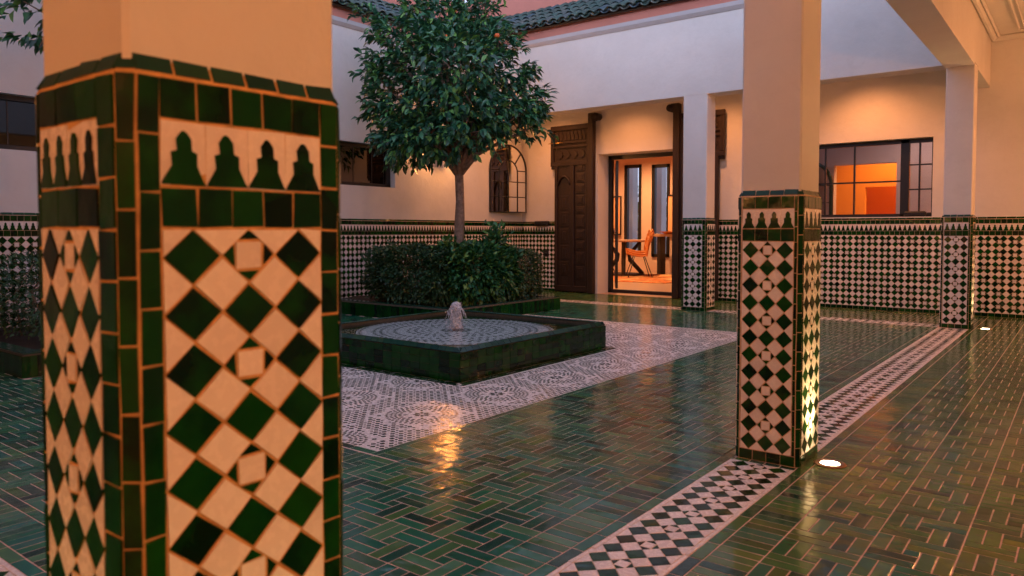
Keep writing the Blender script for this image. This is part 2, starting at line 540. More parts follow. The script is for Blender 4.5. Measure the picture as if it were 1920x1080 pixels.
def row(T, kind, fr, u0, u1, vc, hgt, pitch, m, h=.008, g=.004, d=0):
    n = max(1, round((u1 - u0) / pitch)); p = (u1 - u0) / n
    for i in range(n): T.add(kind, fr, u0 + (i + .5) * p, vc, rect(p - g, hgt - g), m, h, d=d)
def column(T, kind, fr, uc, v0, v1, w, pitch, m, h=.008, g=.004):
    n = max(1, round((v1 - v0) / pitch)); p = (v1 - v0) / n
    for i in range(n): T.add(kind, fr, uc, v0 + (i + .5) * p, rect(w - g, p - g), m, h)

VB, VP1, VR1, VF1, VR2, TOP = .05, 1.056, 1.115, 1.21, 1.268, 1.298   # heights of the bands
def frieze(T, fr, u0, u1, pitch):
    n = round((u1 - u0) / pitch); p = (u1 - u0) / n
    for i in range(n):
        u = u0 + (i + .5) * p
        T.add('frieze_tile', fr, u, (VR1 + VF1) / 2, rect(p - .0008, VF1 - VR1 - .004), M['white'], .0062)
        T.add('merlon_tile', fr, u, VR1 + .003, merlon(p * .95, .078), M['green'], .0085, .0008)

PG = [.0042]
def pillar_face(T, fr, w, c, uL, uR):
    """fr.o at the bottom left corner of the face; c chamfer width; panel from uL to uR"""
    row(T, 'border_tile', fr, c, w - c, VB / 2, VB, .065, M['green'])
    lattice(T, fr, uL, VB, 3, 12, (uR - uL) / 3, (VP1 - VB) / 12, 'pillar', PG[0])
    row(T, 'border_tile', fr, uL, uR, (VP1 + VR1) / 2, VR1 - VP1, .060, M['green'])
    frieze(T, fr, uL, uR, (uR - uL) / 4)
    row(T, 'border_tile', fr, uL, uR, (VF1 + VR2) / 2, VR2 - VF1, .060, M['green'])
    if uL - c > .008: column(T, 'side_tile', fr, (c + uL) / 2, VB, VR2, uL - c, .08, M['green'])
    if w - c - uR > .008: column(T, 'side_tile', fr, (w - c + uR) / 2, VB, VR2, w - c - uR, .072, M['green'])
    # sloped cap row
    sl = Frame(fr.o + Vector((0, 0, VR2 + .002)), fr.u, (Vector((0, 0, 1)) * .03 - fr.n * .014).normalized(), (Vector((0, 0, 1)) * .014 + fr.n * .03).normalized())
    row(T, 'cap_tile', sl, c, w - c, .018, .036, .062, M['teal'], h=.006)

def pillar(x0, x1, y0, y1, ztop, label, pL, pR, cap_in=.014, dz=0.0):
    """x0..x1, y0..y1 outline of the tiled part; pL / pR panel margins on the -Y and +X faces"""
    t = empty('tiled_pillar', ((x0 + x1) / 2, (y0 + y1) / 2, 0), 0, label, 'pillar', 'tiled pillars round the courtyard')
    hx, hy = (x1 - x0) / 2, (y1 - y0) / 2
    c = .018; th = .008
    # core, chamfered
    def octo(a, b, k, z): return [(-a + k, -b, z), (a - k, -b, z), (a, -b + k, z), (a, b - k, z), (a - k, b, z), (-a + k, b, z), (-a, b - k, z), (-a, -b + k, z)]
    co = MB(); a, b = hx - th + .0050, hy - th + .0050
    lv = [(a, b, c, 0), (a, b, c, VR2 + dz), (a - .014, b - .014, c * .6, TOP + dz)]
    vs = []
    for A, B, K, z in lv: vs += octo(A, B, K, z)
    fs = [tuple(range(8))[::-1], tuple(range(16, 24))]
    for i in range(2):
        for k in range(8): fs.append((i * 8 + k, i * 8 + (k + 1) % 8, (i + 1) * 8 + (k + 1) % 8, (i + 1) * 8 + k))
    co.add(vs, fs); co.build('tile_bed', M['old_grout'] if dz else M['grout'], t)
    sh = MB(); A, B = hx - cap_in, hy - cap_in
    vs = octo(A, B, .008, TOP + dz - .012) + octo(A, B, .008, ztop)
    sh.add(vs, [tuple(range(8))[::-1], tuple(range(8, 16))] + [(k, (k + 1) % 8, 8 + (k + 1) % 8, 8 + k) for k in range(8)])
    sh.build('plaster_shaft', M['plaster'], t)
    T = Tiles(t)
    w, d = x1 - x0, y1 - y0
    off = th
    Z = Vector((0, 0, 1))
    cc = c + .004
    pillar_face(T, Frame((-hx, -hy + off, dz), (1, 0, 0), Z, (0, -1, 0)), w, cc, *pL)
    pillar_face(T, Frame((hx - off, -hy, dz), (0, 1, 0), Z, (1, 0, 0)), d, cc, *pR)
    pillar_face(T, Frame((hx, hy - off, dz), (-1, 0, 0), Z, (0, 1, 0)), w, cc, *pL)
    pillar_face(T, Frame((-hx + off, hy, dz), (0, -1, 0), Z, (-1, 0, 0)), d, cc, *pR)
    for sx, sy in ((1, -1), (-1, -1), (1, 1), (-1, 1)):
        n = Vector((sx, sy, 0)).normalized(); u = Z.cross(n)
        o = Vector((sx * (hx - c * .5 - .004), sy * (hy - c * .5 - .004), 0)) - n * (th - .0045)
        column(T, 'corner_tile', Frame(o, u, Z, n), 0, 0, VR2 + dz, c * 1.5, .092, M['green'])
        sl = Frame(o + Vector((0, 0, VR2 + dz + .002)), u, (Z * .03 - n * .019).normalized(), (Z * .019 + n * .03).normalized())
        T.add('cap_tile', sl, 0, .018, [(-.015, -.017), (.015, -.017), (.010, .019), (-.010, .019)], M['teal'], .007)
    if dz:
        row(T, 'border_tile', Frame((-hx, -hy + off, 0), (1, 0, 0), Z, (0, -1, 0)), cc, w - cc, dz / 2, dz, .065, M['green'])
        row(T, 'border_tile', Frame((hx - off, -hy, 0), (0, 1, 0), Z, (1, 0, 0)), cc, d - cc, dz / 2, dz, .065, M['green'])
    T.flush()
    return t

# ------------------------------------------------------------------ ground and floors
g = MB(); g.box(-150, 150, -150, 150, -.4, -.1); tag(g.build('ground', M['ground']), kind='structure')

TL, TW, MOD = .156, .052, .26
FH = .006
class Floor:
    def __init__(s, name, x0, x1, y0, y1, holes=()):
        m = MB(); m.box(x0, x1, y0, y1, -.1, -.0016)
        s.o = tag(m.build(name, M['floor_grout']), kind='structure')
        s.T = Tiles(s.o, 290, 9)
        s.m = M['floor_warmlit'] if name in ('gallery_floor', 'portico_floor') else M['floor']
        s.fr = Frame((0, 0, -.008), (1, 0, 0), (0, 1, 0), (0, 0, 1)); s.holes = holes
    def tile(s, a, b, c, d):
        if b - a < .012 or d - c < .012: return
        mx, my = (a + b) / 2, (c + d) / 2
        for h in s.holes:
            if h[0] < mx < h[1] and h[2] < my < h[3]: return
        if (Vector((mx, my, 0)) - cam.location).dot(FWD) < -.3: return
        s.T.add('floor_tile', s.fr, mx, my, rect(b - a - .0054, d - c - .0054), s.m, .008, .0010, .45)
    def pin(s, x0, x1, y0, y1, ox=0, oy=0):
        P = [(0, 3, 0, 1), (0, 3, 1, 2), (3, 4, 0, 3), (4, 5, 0, 3), (2, 5, 3, 4), (2, 5, 4, 5), (0, 1, 2, 5), (1, 2, 2, 5), (2, 3, 2, 3)]
        i0 = int(math.floor((x0 - ox) / MOD)); i1 = int(math.ceil((x1 - ox) / MOD))
        j0 = int(math.floor((y0 - oy) / MOD)); j1 = int(math.ceil((y1 - oy) / MOD))
        for i in range(i0, i1):
            for j in range(j0, j1):
                for a, b, c, d in P:
                    A, B = ox + i * MOD + a * TW, ox + i * MOD + b * TW
                    C_, D = oy + j * MOD + c * TW, oy + j * MOD + d * TW
                    s.tile(max(A, x0), min(B, x1), max(C_, y0), min(D, y1))
    def band(s, x0, x1, y0, y1, along, tl, tw):
        """tiles of length tl across the band, laid one after another along it"""
        if along == 'y':
            n = max(1, round((y1 - y0) / tw)); p = (y1 - y0) / n
            for k in range(n): s.tile(x0, x1, y0 + k * p, y0 + (k + 1) * p)
        else:
            n = max(1, round((x1 - x0) / tw)); p = (x1 - x0) / n
            for k in range(n): s.tile(x0 + k * p, x0 + (k + 1) * p, y0, y1)

SA0, SA1 = -1.35, -1.05          # mosaic strip between the pillars along Y
SB0, SB1 = .60, .907             # near strip along X
SC0, SC1 = 9.80, 10.10           # far strip along X
pill = [(-1.35, -1.04, 3.53, 3.85), (-1.345, -1.03, .475, .85), (-1.34, -1.03, 9.80, 10.11), (-4.55, -4.17, 9.79, 10.11)]
MX0, MX1, MY0, MY1 = -6.2, -2.80, 2.52, 7.97
planters = [(-8.6, -5.93, 6.5, 8.8), (-8.6, -6.3, 2.15, 4.4)]
fl = Floor('courtyard_floor', -8.6, SA0, SB1, SC0, [(MX0, MX1, MY0, MY1)] + planters)
# bands next to the strips and the carpet of mosaic
fl.band(SA0 - .052, SA0, SB1, SC0, 'y', .05, .155)
fl.band(SA0 - .21, SA0 - .052, SB1 + .05, SC0 - .05, 'y', .156, .052)
fl.band(-8.6, SA0 - .052, SB1, SB1 + .05, 'x', .05, .155)
fl.band(-8.6, SA0 - .21, SB1 + .05, SB1 + .206, 'x', .156, .052)
fl.band(-8.6, SA0 - .052, SC0 - .05, SC0, 'x', .05, .155)
fl.band(-8.6, SA0 - .21, SC0 - .206, SC0 - .05, 'x', .156, .052)
fl.band(MX1, MX1 + .045, MY0 - .05, MY1 + .05, 'y', .05, .155)
fl.band(MX1 + .045, MX1 + .20, MY0 - .05, MY1 + .05, 'y', .156, .052)
fl.band(MX0, MX1, MY0 - .05, MY0, 'x', .05, .155)
fl.band(MX0, MX1, MY1, MY1 + .05, 'x', .05, .155)
fl.pin(MX1 + .20, SA0 - .21, SB1 + .206, SC0 - .206, SA0 - .21, .9)
fl.pin(-8.6, MX1 + .20, SB1 + .206, MY0 - .05, SA0 - .21, .9)
fl.pin(-8.6, MX1 + .20, MY1 + .05, SC0 - .206, SA0 - .21, .9)
fl.pin(-8.6, MX0, MY0 - .05, MY1 + .05, SA0 - .21, .9)
fl.T.flush()
gf = Floor('gallery_floor', SA1, 2.2, -2.6, 11.45)
gf.band(SA1, SA1 + .05, -2.6, 11.45, 'y', .05, .155)
gf.band(SA1 + .05, SA1 + .206, -2.6, 11.45, 'y', .156, .052)
gf.pin(SA1 + .206, 2.2, -2.6, 11.45, SA1 + .206, .1)
gf.T.flush()
gb = Floor('portico_floor', -8.6, SA1, SC1, 11.45)
gb.band(-8.6, SA1, SC1, SC1 + .05, 'x', .05, .155)
gb.band(-8.6, SA1, SC1 + .05, SC1 + .206, 'x', .156, .052)
gb.pin(-8.6, SA1, SC1 + .206, 11.45, SA1, 0)
gb.T.flush()
gc = Floor('near_gallery_floor', -8.6, SA1, -2.6, SB0)
gc.pin(-8.6, SA1, -2.6, SB0, SA1, 0)
gc.T.flush()
# mosaic strips
def strip(x0, x1, y0, y1, skip=()):
    m = MB(); m.box(x0, x1, y0, y1, -.1, -.0022)
    o = tag(m.build('mosaic_strip', M['grout']), kind='structure')
    T = Tiles(o, 290, 9)
    if x1 - x0 < y1 - y0: fr = Frame((x0, y0, -.008), (1, 0, 0), (0, 1, 0), (0, 0, 1)); w, l = x1 - x0, y1 - y0
    else: fr = Frame((x1, y0, -.008), (0, 1, 0), (-1, 0, 0), (0, 0, 1)); w, l = y1 - y0, x1 - x0
    e = .018; n = int(l / .0867)
    if n % 2: n -= 1
    lattice(T, fr, e, 0, 3, n, (w - 2 * e) / 3, l / n, 'pillar', .003)
    # narrow light borders
    for u in (e / 2, w - e / 2): column(T, 'border_tile', fr, u, 0, l, e, .14, M['white'], g=.002)
    T.flush(); return o
strip(SA0, SA1, pill[1][3] + .06, 3.49)
strip(SA0, SA1, 3.89, SC0 - .03)
strip(-8.6, pill[3][0] - .04, SC0, SC1)
strip(pill[3][1] + .04, SA0 - .02, SC0, SC1)
strip(-8.6, pill[1][0] - .04, SB0, SB1)
# plinth tiles between strips and pillars
jb = Floor('pillar_footing', SA0 - .06, SA1 + .0, 3.49, 3.89)
jb.band(SA0 - .06, SA1, 3.49, 3.53, 'x', .04, .075); jb.band(SA0 - .06, SA1, 3.85, 3.89, 'x', .04, .075); jb.T.flush()
for q in ((SA0 - .02, SA1, SC0 - .03, SC1 + .0), (pill[3][0] - .04, pill[3][1] + .04, SC0, SC1), (-1.40, SA1, SB0 - .1, pill[1][3] + .06), (SA0, SA1, SC1, 11.45), (SA0, SA1, -2.6, SB0 - .1)):
    m = MB(); m.box(q[0], q[1], q[2], q[3], -.1, -.0016); tag(m.build('pillar_footing', M['floor_grout']), kind='structure')

# carpet of fine mosaic round the fountain: rosettes of small dark pieces let into white
car = MB(); car.box(MX0, MX1, MY0, MY1, -.1, -.0008)
cpo = tag(car.build('mosaic_carpet', M['white']), kind='structure')
pc = MB()
FX0, FX1, FY0, FY1, FZ = -5.55, -3.60, 4.04, 6.12, .25
def rosette(cx, cy, half, z, mb, clip, zrot=0, rings=None, circ=None):
    p = .0285
    k = 0; r = .016
    rr = []
    step = .0265
    nr = int((half * 1.42 if circ is None else circ) / step)
    for q in range(8):
        a = math.pi * q / 4 + zrot; er = Vector((math.cos(a), math.sin(a))); et = Vector((-er.y, er.x)); c = Vector((cx, cy))
        for (r0, r1, r2, w_) in ((.012, .038, .062, .013), (.078, .098, .118, .011)):
            P = [c + er * r0, c + er * r1 + et * w_, c + er * r2, c + er * r1 - et * w_]
            if clip(P[2].x, P[2].y): mb.add([(q_.x, q_.y, z) for q_ in P], [(0, 1, 2, 3)], 0, False, .3)
    for i in range(5 if circ and circ < .5 else 1, nr):
        r = i * step
        if i % 6 in (3,): continue                      # white ring
        n = 8 * max(1, round(2 * math.pi * r / (.033 * 8)))
        for q in range(n):
            a = 2 * math.pi * (q + .5 * (i % 2)) / n + zrot
            # radial white rays give the star its arms
            if i % 6 == 4 and q % 2: continue
            if i > 4 and math.cos(8 * (a - zrot)) > .93 and i % 2: continue
            x, y = cx + r * math.cos(a), cy + r * math.sin(a)
            if circ is None and (abs(x - cx) > half or abs(y - cy) > half): continue
            if not clip(x, y): continue
            s1 = .0125 if i % 6 != 1 else .0145; s2 = .0115 if i > 2 else .008
            if i % 6 == 4: s1 *= .75
            er = Vector((math.cos(a), math.sin(a))); et = Vector((-er.y, er.x))
            c = Vector((x, y))
            if i == 2: P = [c - er * .026, c + et * .008, c + er * .02, c - et * .008]
            elif i % 6 in (1, 2): P = [c - er * s1, c - er * s1 * .2 + et * s2, c + er * s1, c - er * s1 * .2 - et * s2]
            elif i % 6 == 5: P = [c - er * s1 * .9 - et * s2 * .5, c - er * s1 * .9 + et * s2 * .5, c + et * s2, c + er * s1 * .9 + et * s2 * .5, c + er * s1 * .9 - et * s2 * .5, c - et * s2]
            else: P = [c - er * s1 - et * .0, c + et * s2, c + er * s1, c - et * s2]
            mb.add([(q_.x, q_.y, z) for q_ in P], [tuple(range(len(P)))], 0, False, random.random() * .9 + .05)
def outside(x, y):
    if not (MX0 + .01 < x < MX1 - .01 and MY0 + .01 < y < MY1 - .01): return False
    if FX0 - .10 < x < FX1 + .10 and FY0 - .10 < y < FY1 + .10: return False
    if x < -5.93 + .01 and y > 6.49: return False
    return True
def field(cx, cy, half, z, mb, clip):
    p = .033; n = int(half / p * 2)
    for i in range(n + 1):
        for j in range(n + 1):
            x = -half + (i + .5) * 2 * half / (n + 1); y = -half + (j + .5) * 2 * half / (n + 1)
            ax, ay = abs(x), abs(y); r = math.hypot(x, y)
            if r < .235: continue
            q = (i + j) % 2
            # strapwork: light bands forming eight pointed stars
            s1 = max(ax, ay); s2 = (ax + ay) * .7071
            light = abs(min(s1, s2) - .215) < .012 or abs(max(s1, s2) - .33) < .012
            if light: continue
            if not clip(cx + x, cy + y): continue
            a_, b_ = (.0165, .0165) if q == 0 else (.0100, .0100)
            c = (cx + x, cy + y)
            if r < .30 or s1 > .29: P = [(c[0] - a_, c[1]), (c[0], c[1] - b_), (c[0] + a_, c[1]), (c[0], c[1] + b_)]
            else: P = [(c[0] - a_, c[1] - .005), (c[0] - .003, c[1] - b_ * .8), (c[0] + .008, c[1] - b_ * .8), (c[0] + a_, c[1] + .004), (c[0] + .003, c[1] + b_ * .8), (c[0] - .008, c[1] + b_ * .8)]
            mb.add([(u, v, z) for u, v in P], [tuple(range(len(P)))], 0, False, random.random() * .9 + .05)
ny = 9
for i in range(5):
    for j in range(ny):
        X_, Y_ = MX1 - .36 - .72 * i, 2.48 + .72 * j
        rosette(X_, Y_, .36, -.0002, pc, outside, 0, circ=.25)
        field(X_, Y_, .36, -.0002, pc, outside)
pc.build('mosaic_chips', M['green'], cpo, kind='stuff')
# dark tile border laid flush round the fountain foot
fb = Tiles(cpo, 290, 9)
ff = Frame((0, 0, -.009), (1, 0, 0), (0, 1, 0), (0, 0, 1))
for k in range(2):
    o = .022 + .045 * k
    for (x, y0, y1) in ((FX0 - o, FY0 - o, FY1 + o), (FX1 + o, FY0 - o, FY1 + o)):
        n = int((y1 - y0) / .11)
        for q in range(n): fb.add('border_tile', ff, x, y0 + (q + .5) * (y1 - y0) / n, rect(.041, (y1 - y0) / n - .004), M['green'], .0095)
    for (y, x0, x1) in ((FY0 - o, FX0 - o, FX1 + o), (FY1 + o, FX0 - o, FX1 + o)):
        n = int((x1 - x0 - .05) / .11)
        for q in range(n): fb.add('border_tile', ff, x0 + .025 + (q + .5) * (x1 - x0 - .05) / n, y, rect((x1 - x0 - .05) / n - .004, .041), M['green'], .0095)
fb.flush()

# ------------------------------------------------------------------ pillars
def pm(w, n, f): return (n, f)
PG[0] = .0048; CUT = .0013
pillar(-1.335, -1.03, .475, .862, 2.97, 'nearest tiled pillar at the left, white shaft lit orange, sharp black and cream lozenges', (.034, .232), (.054, .329), dz=.05)
PG[0] = .0042; CUT = .0008
pillar(-1.35, -1.04, 3.53, 3.85, 2.97, 'middle pillar with its right face lit from below by a floor light, standing on the mosaic strip', (.028, .272), (.034, .306))
pillar(-1.34, -1.03, 9.80, 10.11, 2.99, 'far right pillar in front of the wall beside the wide black window', (.030, .270), (.034, .296))
pillar(-4.55, -4.17, 9.79, 10.11, 3.0, 'small far pillar standing before the carved wooden door', (.045, .315), (.034, .296))

# ------------------------------------------------------------------ courtyard walls, beams and roof
XL, YB = -8.6, 11.45
def wall_with_holes(mb, axis, pos0, pos1, a0, a1, z0, z1, holes, mi=0):
    """thick wall in boxes round rectangular openings (a = along, z)"""
    cuts = sorted({a0, a1} | {h[0] for h in holes} | {h[1] for h in holes})
    for i in range(len(cuts) - 1):
        p, q = cuts[i], cuts[i + 1]
        zs = [(z0, z1)]
        for h in holes:
            if h[0] <= p + 1e-6 and h[1] >= q - 1e-6:
                nz = []
                for (s_, e_) in zs:
                    if h[2] > s_: nz.append((s_, min(e_, h[2])))
                    if h[3] < e_: nz.append((max(s_, h[3]), e_))
                zs = nz
        for s_, e_ in zs:
            if e_ - s_ < 1e-5: continue
            if axis == 'y': mb.box(p, q, pos0, pos1, s_, e_, mi=mi)
            else: mb.box(pos0, pos1, p, q, s_, e_, mi=mi)

def wainscot(parent, fr, u0, u1, mlim=290, skip=None):
    T = Tiles(parent, mlim, 9)
    n = int(round((u1 - u0) / .0838)); n += n % 2
    if skip: pass
    lattice(T, fr, u0, VB, n, 12, (u1 - u0) / n, (VP1 - VB) / 12, 'wall')
    row(T, 'border_tile', fr, u0, u1, VB / 2, VB, .075, M['green'])
    row(T, 'border_tile', fr, u0, u1, (VP1 + VR1) / 2, VR1 - VP1, .062, M['green'])
    frieze(T, fr, u0, u1, .0615)
    row(T, 'border_tile', fr, u0, u1, (VF1 + VR2) / 2, VR2 - VF1, .062, M['green'])
    sl = Frame(fr.o + Vector((0, 0, VR2 + .004)), fr.u, (Vector((0, 0, 1)) * .024 - fr.n * .022).normalized(), (Vector((0, 0, 1)) * .022 + fr.n * .024).normalized())
    row(T, 'cap_tile', sl, u0, u1, .016, .033, .105, M['green'], h=.006)
    T.flush()
ZV = Vector((0, 0, 1))
# left courtyard wall
lw = empty('courtyard_wall', (XL, 6.0, 0), 0, 'long white plastered wall behind the trees, lower half in black and cream lozenge tiles', 'wall')
w = MB()
WIN = [(5.95, 8.14, 1.79, 2.43), (1.6, 3.55, 1.93, 2.49)]
wall_with_holes(w, 'x', -.30, 0, -2.6 - 6, YB - 6, 0, 4.07, [(a - 6, b - 6, c, d) for a, b, c, d in WIN])
w.build('plaster', M['plaster'], lw)
b = MB(); b.box(.0, .0192, -5, YB - 6, 0, VR2 + .005); b.build('tile_bed', M['grout'], lw)
wainscot(lw, Frame((.0145, YB - 6, 0), (0, -1, 0), ZV, (1, 0, 0)), 0, 10.45)
for (a, bb, c, d) in WIN:
    wn = MB(); x = -.16
    fw = .055
    for q in ((a, bb, c, c + fw), (a, bb, d - fw, d), (a, a + fw, c, d), (bb - fw * 1.6, bb, c, d), ((a + bb) / 2 - .04, (a + bb) / 2 + .04, c, d)):
        wn.box(x, x + .06, q[0] - 6, q[1] - 6, q[2], q[3], .004)
    fo = wn.build('window', M['black'], lw, label='low wide dark framed window')
    pn = MB(); pn.box(x + .02, x + .03, a - 6 + fw, bb - 6 - fw, c + fw, d - fw); pn.build('pane', M['darkglass'], fo)
    gb_ = MB()
    for k in range(1, 6):
        yy = a - 6 + (bb - a) * k / 6; gb_.box(x + .031, x + .037, yy - .006, yy + .006, c + fw, d - fw)
    gb_.build('glazing_bar', M['black'], fo)
    bx = MB(); bx.box(-.9, -.305, a - 6.1, bb - 5.9, c - .1, c - .08); bx.box(-.9, -.305, a - 6.1, bb - 5.9, d + .08, d + .1); bx.box(-.92, -.9, a - 6.1, bb - 5.9, c - .1, d + .1)
    bx.box(-.9, -.305, a - 6.12, a - 6.1, c - .1, d + .1); bx.box(-.9, -.305, bb - 5.9, bb - 5.88, c - .1, d + .1)
    bx.build('room_lining', M['mauve'], fo)

# back wall with door and window
DX0, DX1, DZ = -6.92, -5.40, 2.475
WX0, WX1, WZ0, WZ1 = -3.55, -1.68, 1.31, 2.385
bw = empty('gallery_wall', (-4, YB, 0), 0, 'long warm lit wall at the back with doorway and wide black framed window above tiled dado', 'wall')
w = MB()
wall_with_holes(w, 'y', 0, .45, -8.6 + 4, 2.2 + 4, 0, 4.4, [(DX0 + 4, DX1 + 4, 0, DZ), (WX0 + 4, WX1 + 4, WZ0, WZ1)])
w.build('plaster', M['plaster'], bw)
b = MB(); b.box(-4.6, DX0 + 4 - .06, -.0192, 0, 0, VR2 + .005); b.box(DX1 + 4 + .06, 6.2, -.0192, 0, 0, VR2 + .005); b.build('tile_bed', M['grout'], bw)
class _P: pass
T0 = Frame((-4.6 + .016, -.0145, 0), (1, 0, 0), ZV, (0, -1, 0))
# two runs share the wall but stay under the limit of single tiles
def two_runs():
    T = Tiles(bw, 290, 9)
    for (u0, u1) in ((.0, -DX0 * -1 + 4 + 4.6 - .016 - .06), (DX1 + 4 + 4.6 - .016 + .06, 6.2 + 4.6 - .016)):
        if u1 - u0 < .1: continue
        n = int(round((u1 - u0) / .0838)); n += n % 2
        lattice(T, T0, u0, VB, n, 12, (u1 - u0) / n, (VP1 - VB) / 12, 'wall')
        row(T, 'border_tile', T0, u0, u1, VB / 2, VB, .075, M['green'])
        row(T, 'border_tile', T0, u0, u1, (VP1 + VR1) / 2, VR1 - VP1, .062, M['green'])
        frieze(T, T0, u0, u1, .0615)
        row(T, 'border_tile', T0, u0, u1, (VF1 + VR2) / 2, VR2 - VF1, .062, M['green'])
        sl = Frame(T0.o + Vector((0, 0, VR2 + .004)), T0.u, (Vector((0, 0, 1)) * .024 - T0.n * .022).normalized(), (Vector((0, 0, 1)) * .022 + T0.n * .024).normalized())
        row(T, 'cap_tile', sl, u0, u1, .016, .033, .105, M['green'], h=.006)
    T.flush()
two_runs()
# black steel glazed door in the opening
y = .40
df = MB()
for q in ((DX0, DX0 + .07, 0, DZ), (DX1 - .07, DX1, 0, DZ), (DX0, DX1, DZ - .07, DZ), (DX0, DX1, 0, .06)):
    df.box(q[0] + 4, q[1] + 4, y - .03, y + .05, q[2], q[3], .004)
dfo = df.build('door_frame', M['black'], bw)
hx = DX0 + 4 + .10
leafm = Matrix.Translation((hx, y + .07, 0)) @ Matrix.Rotation(R(31), 4, 'Z')
dl = MB()
for q in ((0, .06), (.60, .66)): dl.box(0, .045, q[0], q[1], .07, DZ - .08, .004)
for z in (.07, .8, 1.62, DZ - .15): dl.box(.001, .044, .05, .61, z, z + .06, .003)
dlo = dl.build('glazed_leaf', M['black'], dfo); dlo.matrix_local = leafm
pn = MB(); pn.box(.02, .026, .05, .61, .12, DZ - .14); po = pn.build('pane', M['glass'], dfo); po.matrix_local = leafm
hd = MB(); hd.tube([(-.03, .04, 1.05), (-.03, .04, 1.17)], .012); hd.box(-.03, 0, .03, .05, 1.10, 1.12); ho = hd.build('handle', M['ring'], dfo); ho.matrix_local = leafm
# wide window
wf = MB(); y = .16; fw = .055; mx_ = -2.04
for q in ((WX0, WX1, WZ1 - fw, WZ1), (WX0, WX1, WZ0, WZ0 + .045), (WX0, WX0 + fw, WZ0, WZ1), (WX1 - .03, WX1, WZ0, WZ1), (mx_ - .055, mx_ + .055, WZ0, WZ1)):
    wf.box(q[0] + 4, q[1] + 4, y - .03, y + .04, q[2], q[3], .004)
wfo = wf.build('window', M['black'], bw)
wb = MB()
for xx in (-2.70, -3.10): wb.box(xx + 4 - .011, xx + 4 + .011, y - .015, y + .02, WZ0 + .045, WZ1 - fw)
wb.box(WX0 + 4, mx_ + 4, y - .016, y + .019, 1.80, 1.822)
for z in (1.68, 2.02): wb.box(mx_ + 4, WX1 + 4, y - .016, y + .019, z, z + .018)
wb.box(-1.86 + 4 - .011, -1.86 + 4 + .011, y - .015, y + .02, WZ0 + .045, WZ1 - fw)
wb.build('glazing_bar', M['black'], wfo)
pn = MB(); pn.box(WX0 + 4 + .03, mx_ + 4, y, y + .006, WZ0 + .03, WZ1 - .04); pn.build('pane', M['glass'], wfo)
pn = MB(); pn.box(mx_ + 4, WX1 + 4 - .02, y, y + .006, WZ0 + .03, WZ1 - .04); pn.build('pane', M['glass'], wfo)

# carved wooden leaves folded back against the wall
def carved_leaf(x0, width, flip, label):
    """leaf from its pivot post (x0) outwards; flip -1 = leaf extends to -X"""
    o = MB(); s = flip
    def bx(mb, a, b_, y0, y1, z0, z1, bev=.006): mb.box(x0 + 4 + s * a, x0 + 4 + s * b_, -y1, -y0, z0, z1, bev)
    bx(o, .10, width - .09, .045, .075, .02, 2.25, 0)
    bx(o, .10, width, .045, .075, 2.25, 3.02, 0)
    lo = o.build('carved_door_leaf', M['wood'], bw, label=label)
    p = MB(); bx(p, 0, .11, .03, .14, .0, 3.20, .012); bx(p, -.05, .06, .02, .15, 3.06, 3.2, .02)
    p.tube([(x0 + 4 + s * -.05, -.155, 3.13), (x0 + 4 + s * -.05, .0, 3.13)], .06, 14)
    p.build('pivot_post', M['wood'], lo)
    r = MB()
    for z0, z1 in ((2.94, 3.03), (2.70, 2.74), (2.62, 2.66), (2.30, 2.38), (.02, .12)):
        bx(r, .11, width + .005 if z0 > 2 else width - .09, .072, .10, z0, z1)
    r.build('rail', M['wood'], lo)
    st = MB()
    for a, b_ in ((.11, .17), (.42, .50), (width - .15, width - .09)): bx(st, a, b_, .071, .105, .12, 2.30)
    bx(st, width - .07, width, .071, .103, 2.38, 2.94); bx(st, .11, .16, .071, .103, 2.38, 2.94)
    st.build('stile', M['wood'], lo)
    c = MB()
    n = 8
    for k in range(n):                                       # row of small arches
        a = .18 + (width - .28) * k / n; b_ = a + (width - .28) / n * .78
        bx(c, a, b_, .07, .088, 2.76, 2.86, .004)
        bx(c, a + .015, b_ - .015, .07, .086, 2.86, 2.92, .01)
    for k in range(4):                                       # square rosettes
        a = .2 + (width - .3) * k / 4; w_ = (width - .3) / 4 * .8
        cxk = x0 + 4 + s * (a + w_ / 2); cz = 2.50
        for rr in (0, .785):
            q = []
            for m_ in range(4):
                an = m_ * math.pi / 2 + rr + math.pi / 4
                q.append((cxk + w_ * .62 * math.cos(an), cz + w_ * .62 * math.sin(an)))
            yy = -.088 - (.004 if rr else 0)
            c.add([(u, -.07, v) for u, v in q] + [(u, yy, v) for u, v in q], [(4, 5, 6, 7), (0, 1, 5, 4), (1, 2, 6, 5), (2, 3, 7, 6), (3, 0, 4, 7)])
    z = .25
    while z < 2.2:                                           # stacked carvings in the narrow panel
        h = random.choice((.16, .2, .26))
        bx(c, .20, .39, .07, .084, z, z + h - .03, .008)
        bx(c, .24, .35, .083, .096, z + .03, z + h - .06, .012)
        z += h
    for k in range(5):
        zz = .3 + k * .3; bx(c, .54, width - .20, .07, .082, zz, zz + .26, .006)
        bx(c, .60, width - .26, .081, .092, zz + .05, zz + .21, .012)
    # ogee head of the wicket
    pts = []
    W_ = width - .16 - .50
    for k in range(13):
        t_ = k / 12; a = .50 + W_ * t_; zz = 1.95 + .16 * math.sin(math.pi * t_) ** .6
        pts.append((x0 + 4 + s * a, -.10, zz))
    c.tube(pts, .018, 6)
    c.build('carving', M['wood'], lo)
    if flip < 0:
        k = MB(); k.tube([(x0 + 4 + s * (width + .03), -.12, 2.72), (x0 + 4 + s * (width - .28), -.12, 2.72)], .008); k.build('latch_rod', M['brass'], lo)
carved_leaf(-6.94, .93, -1, 'left carved leaf')
carved_leaf(-5.42, .86, 1, 'right carved leaf')

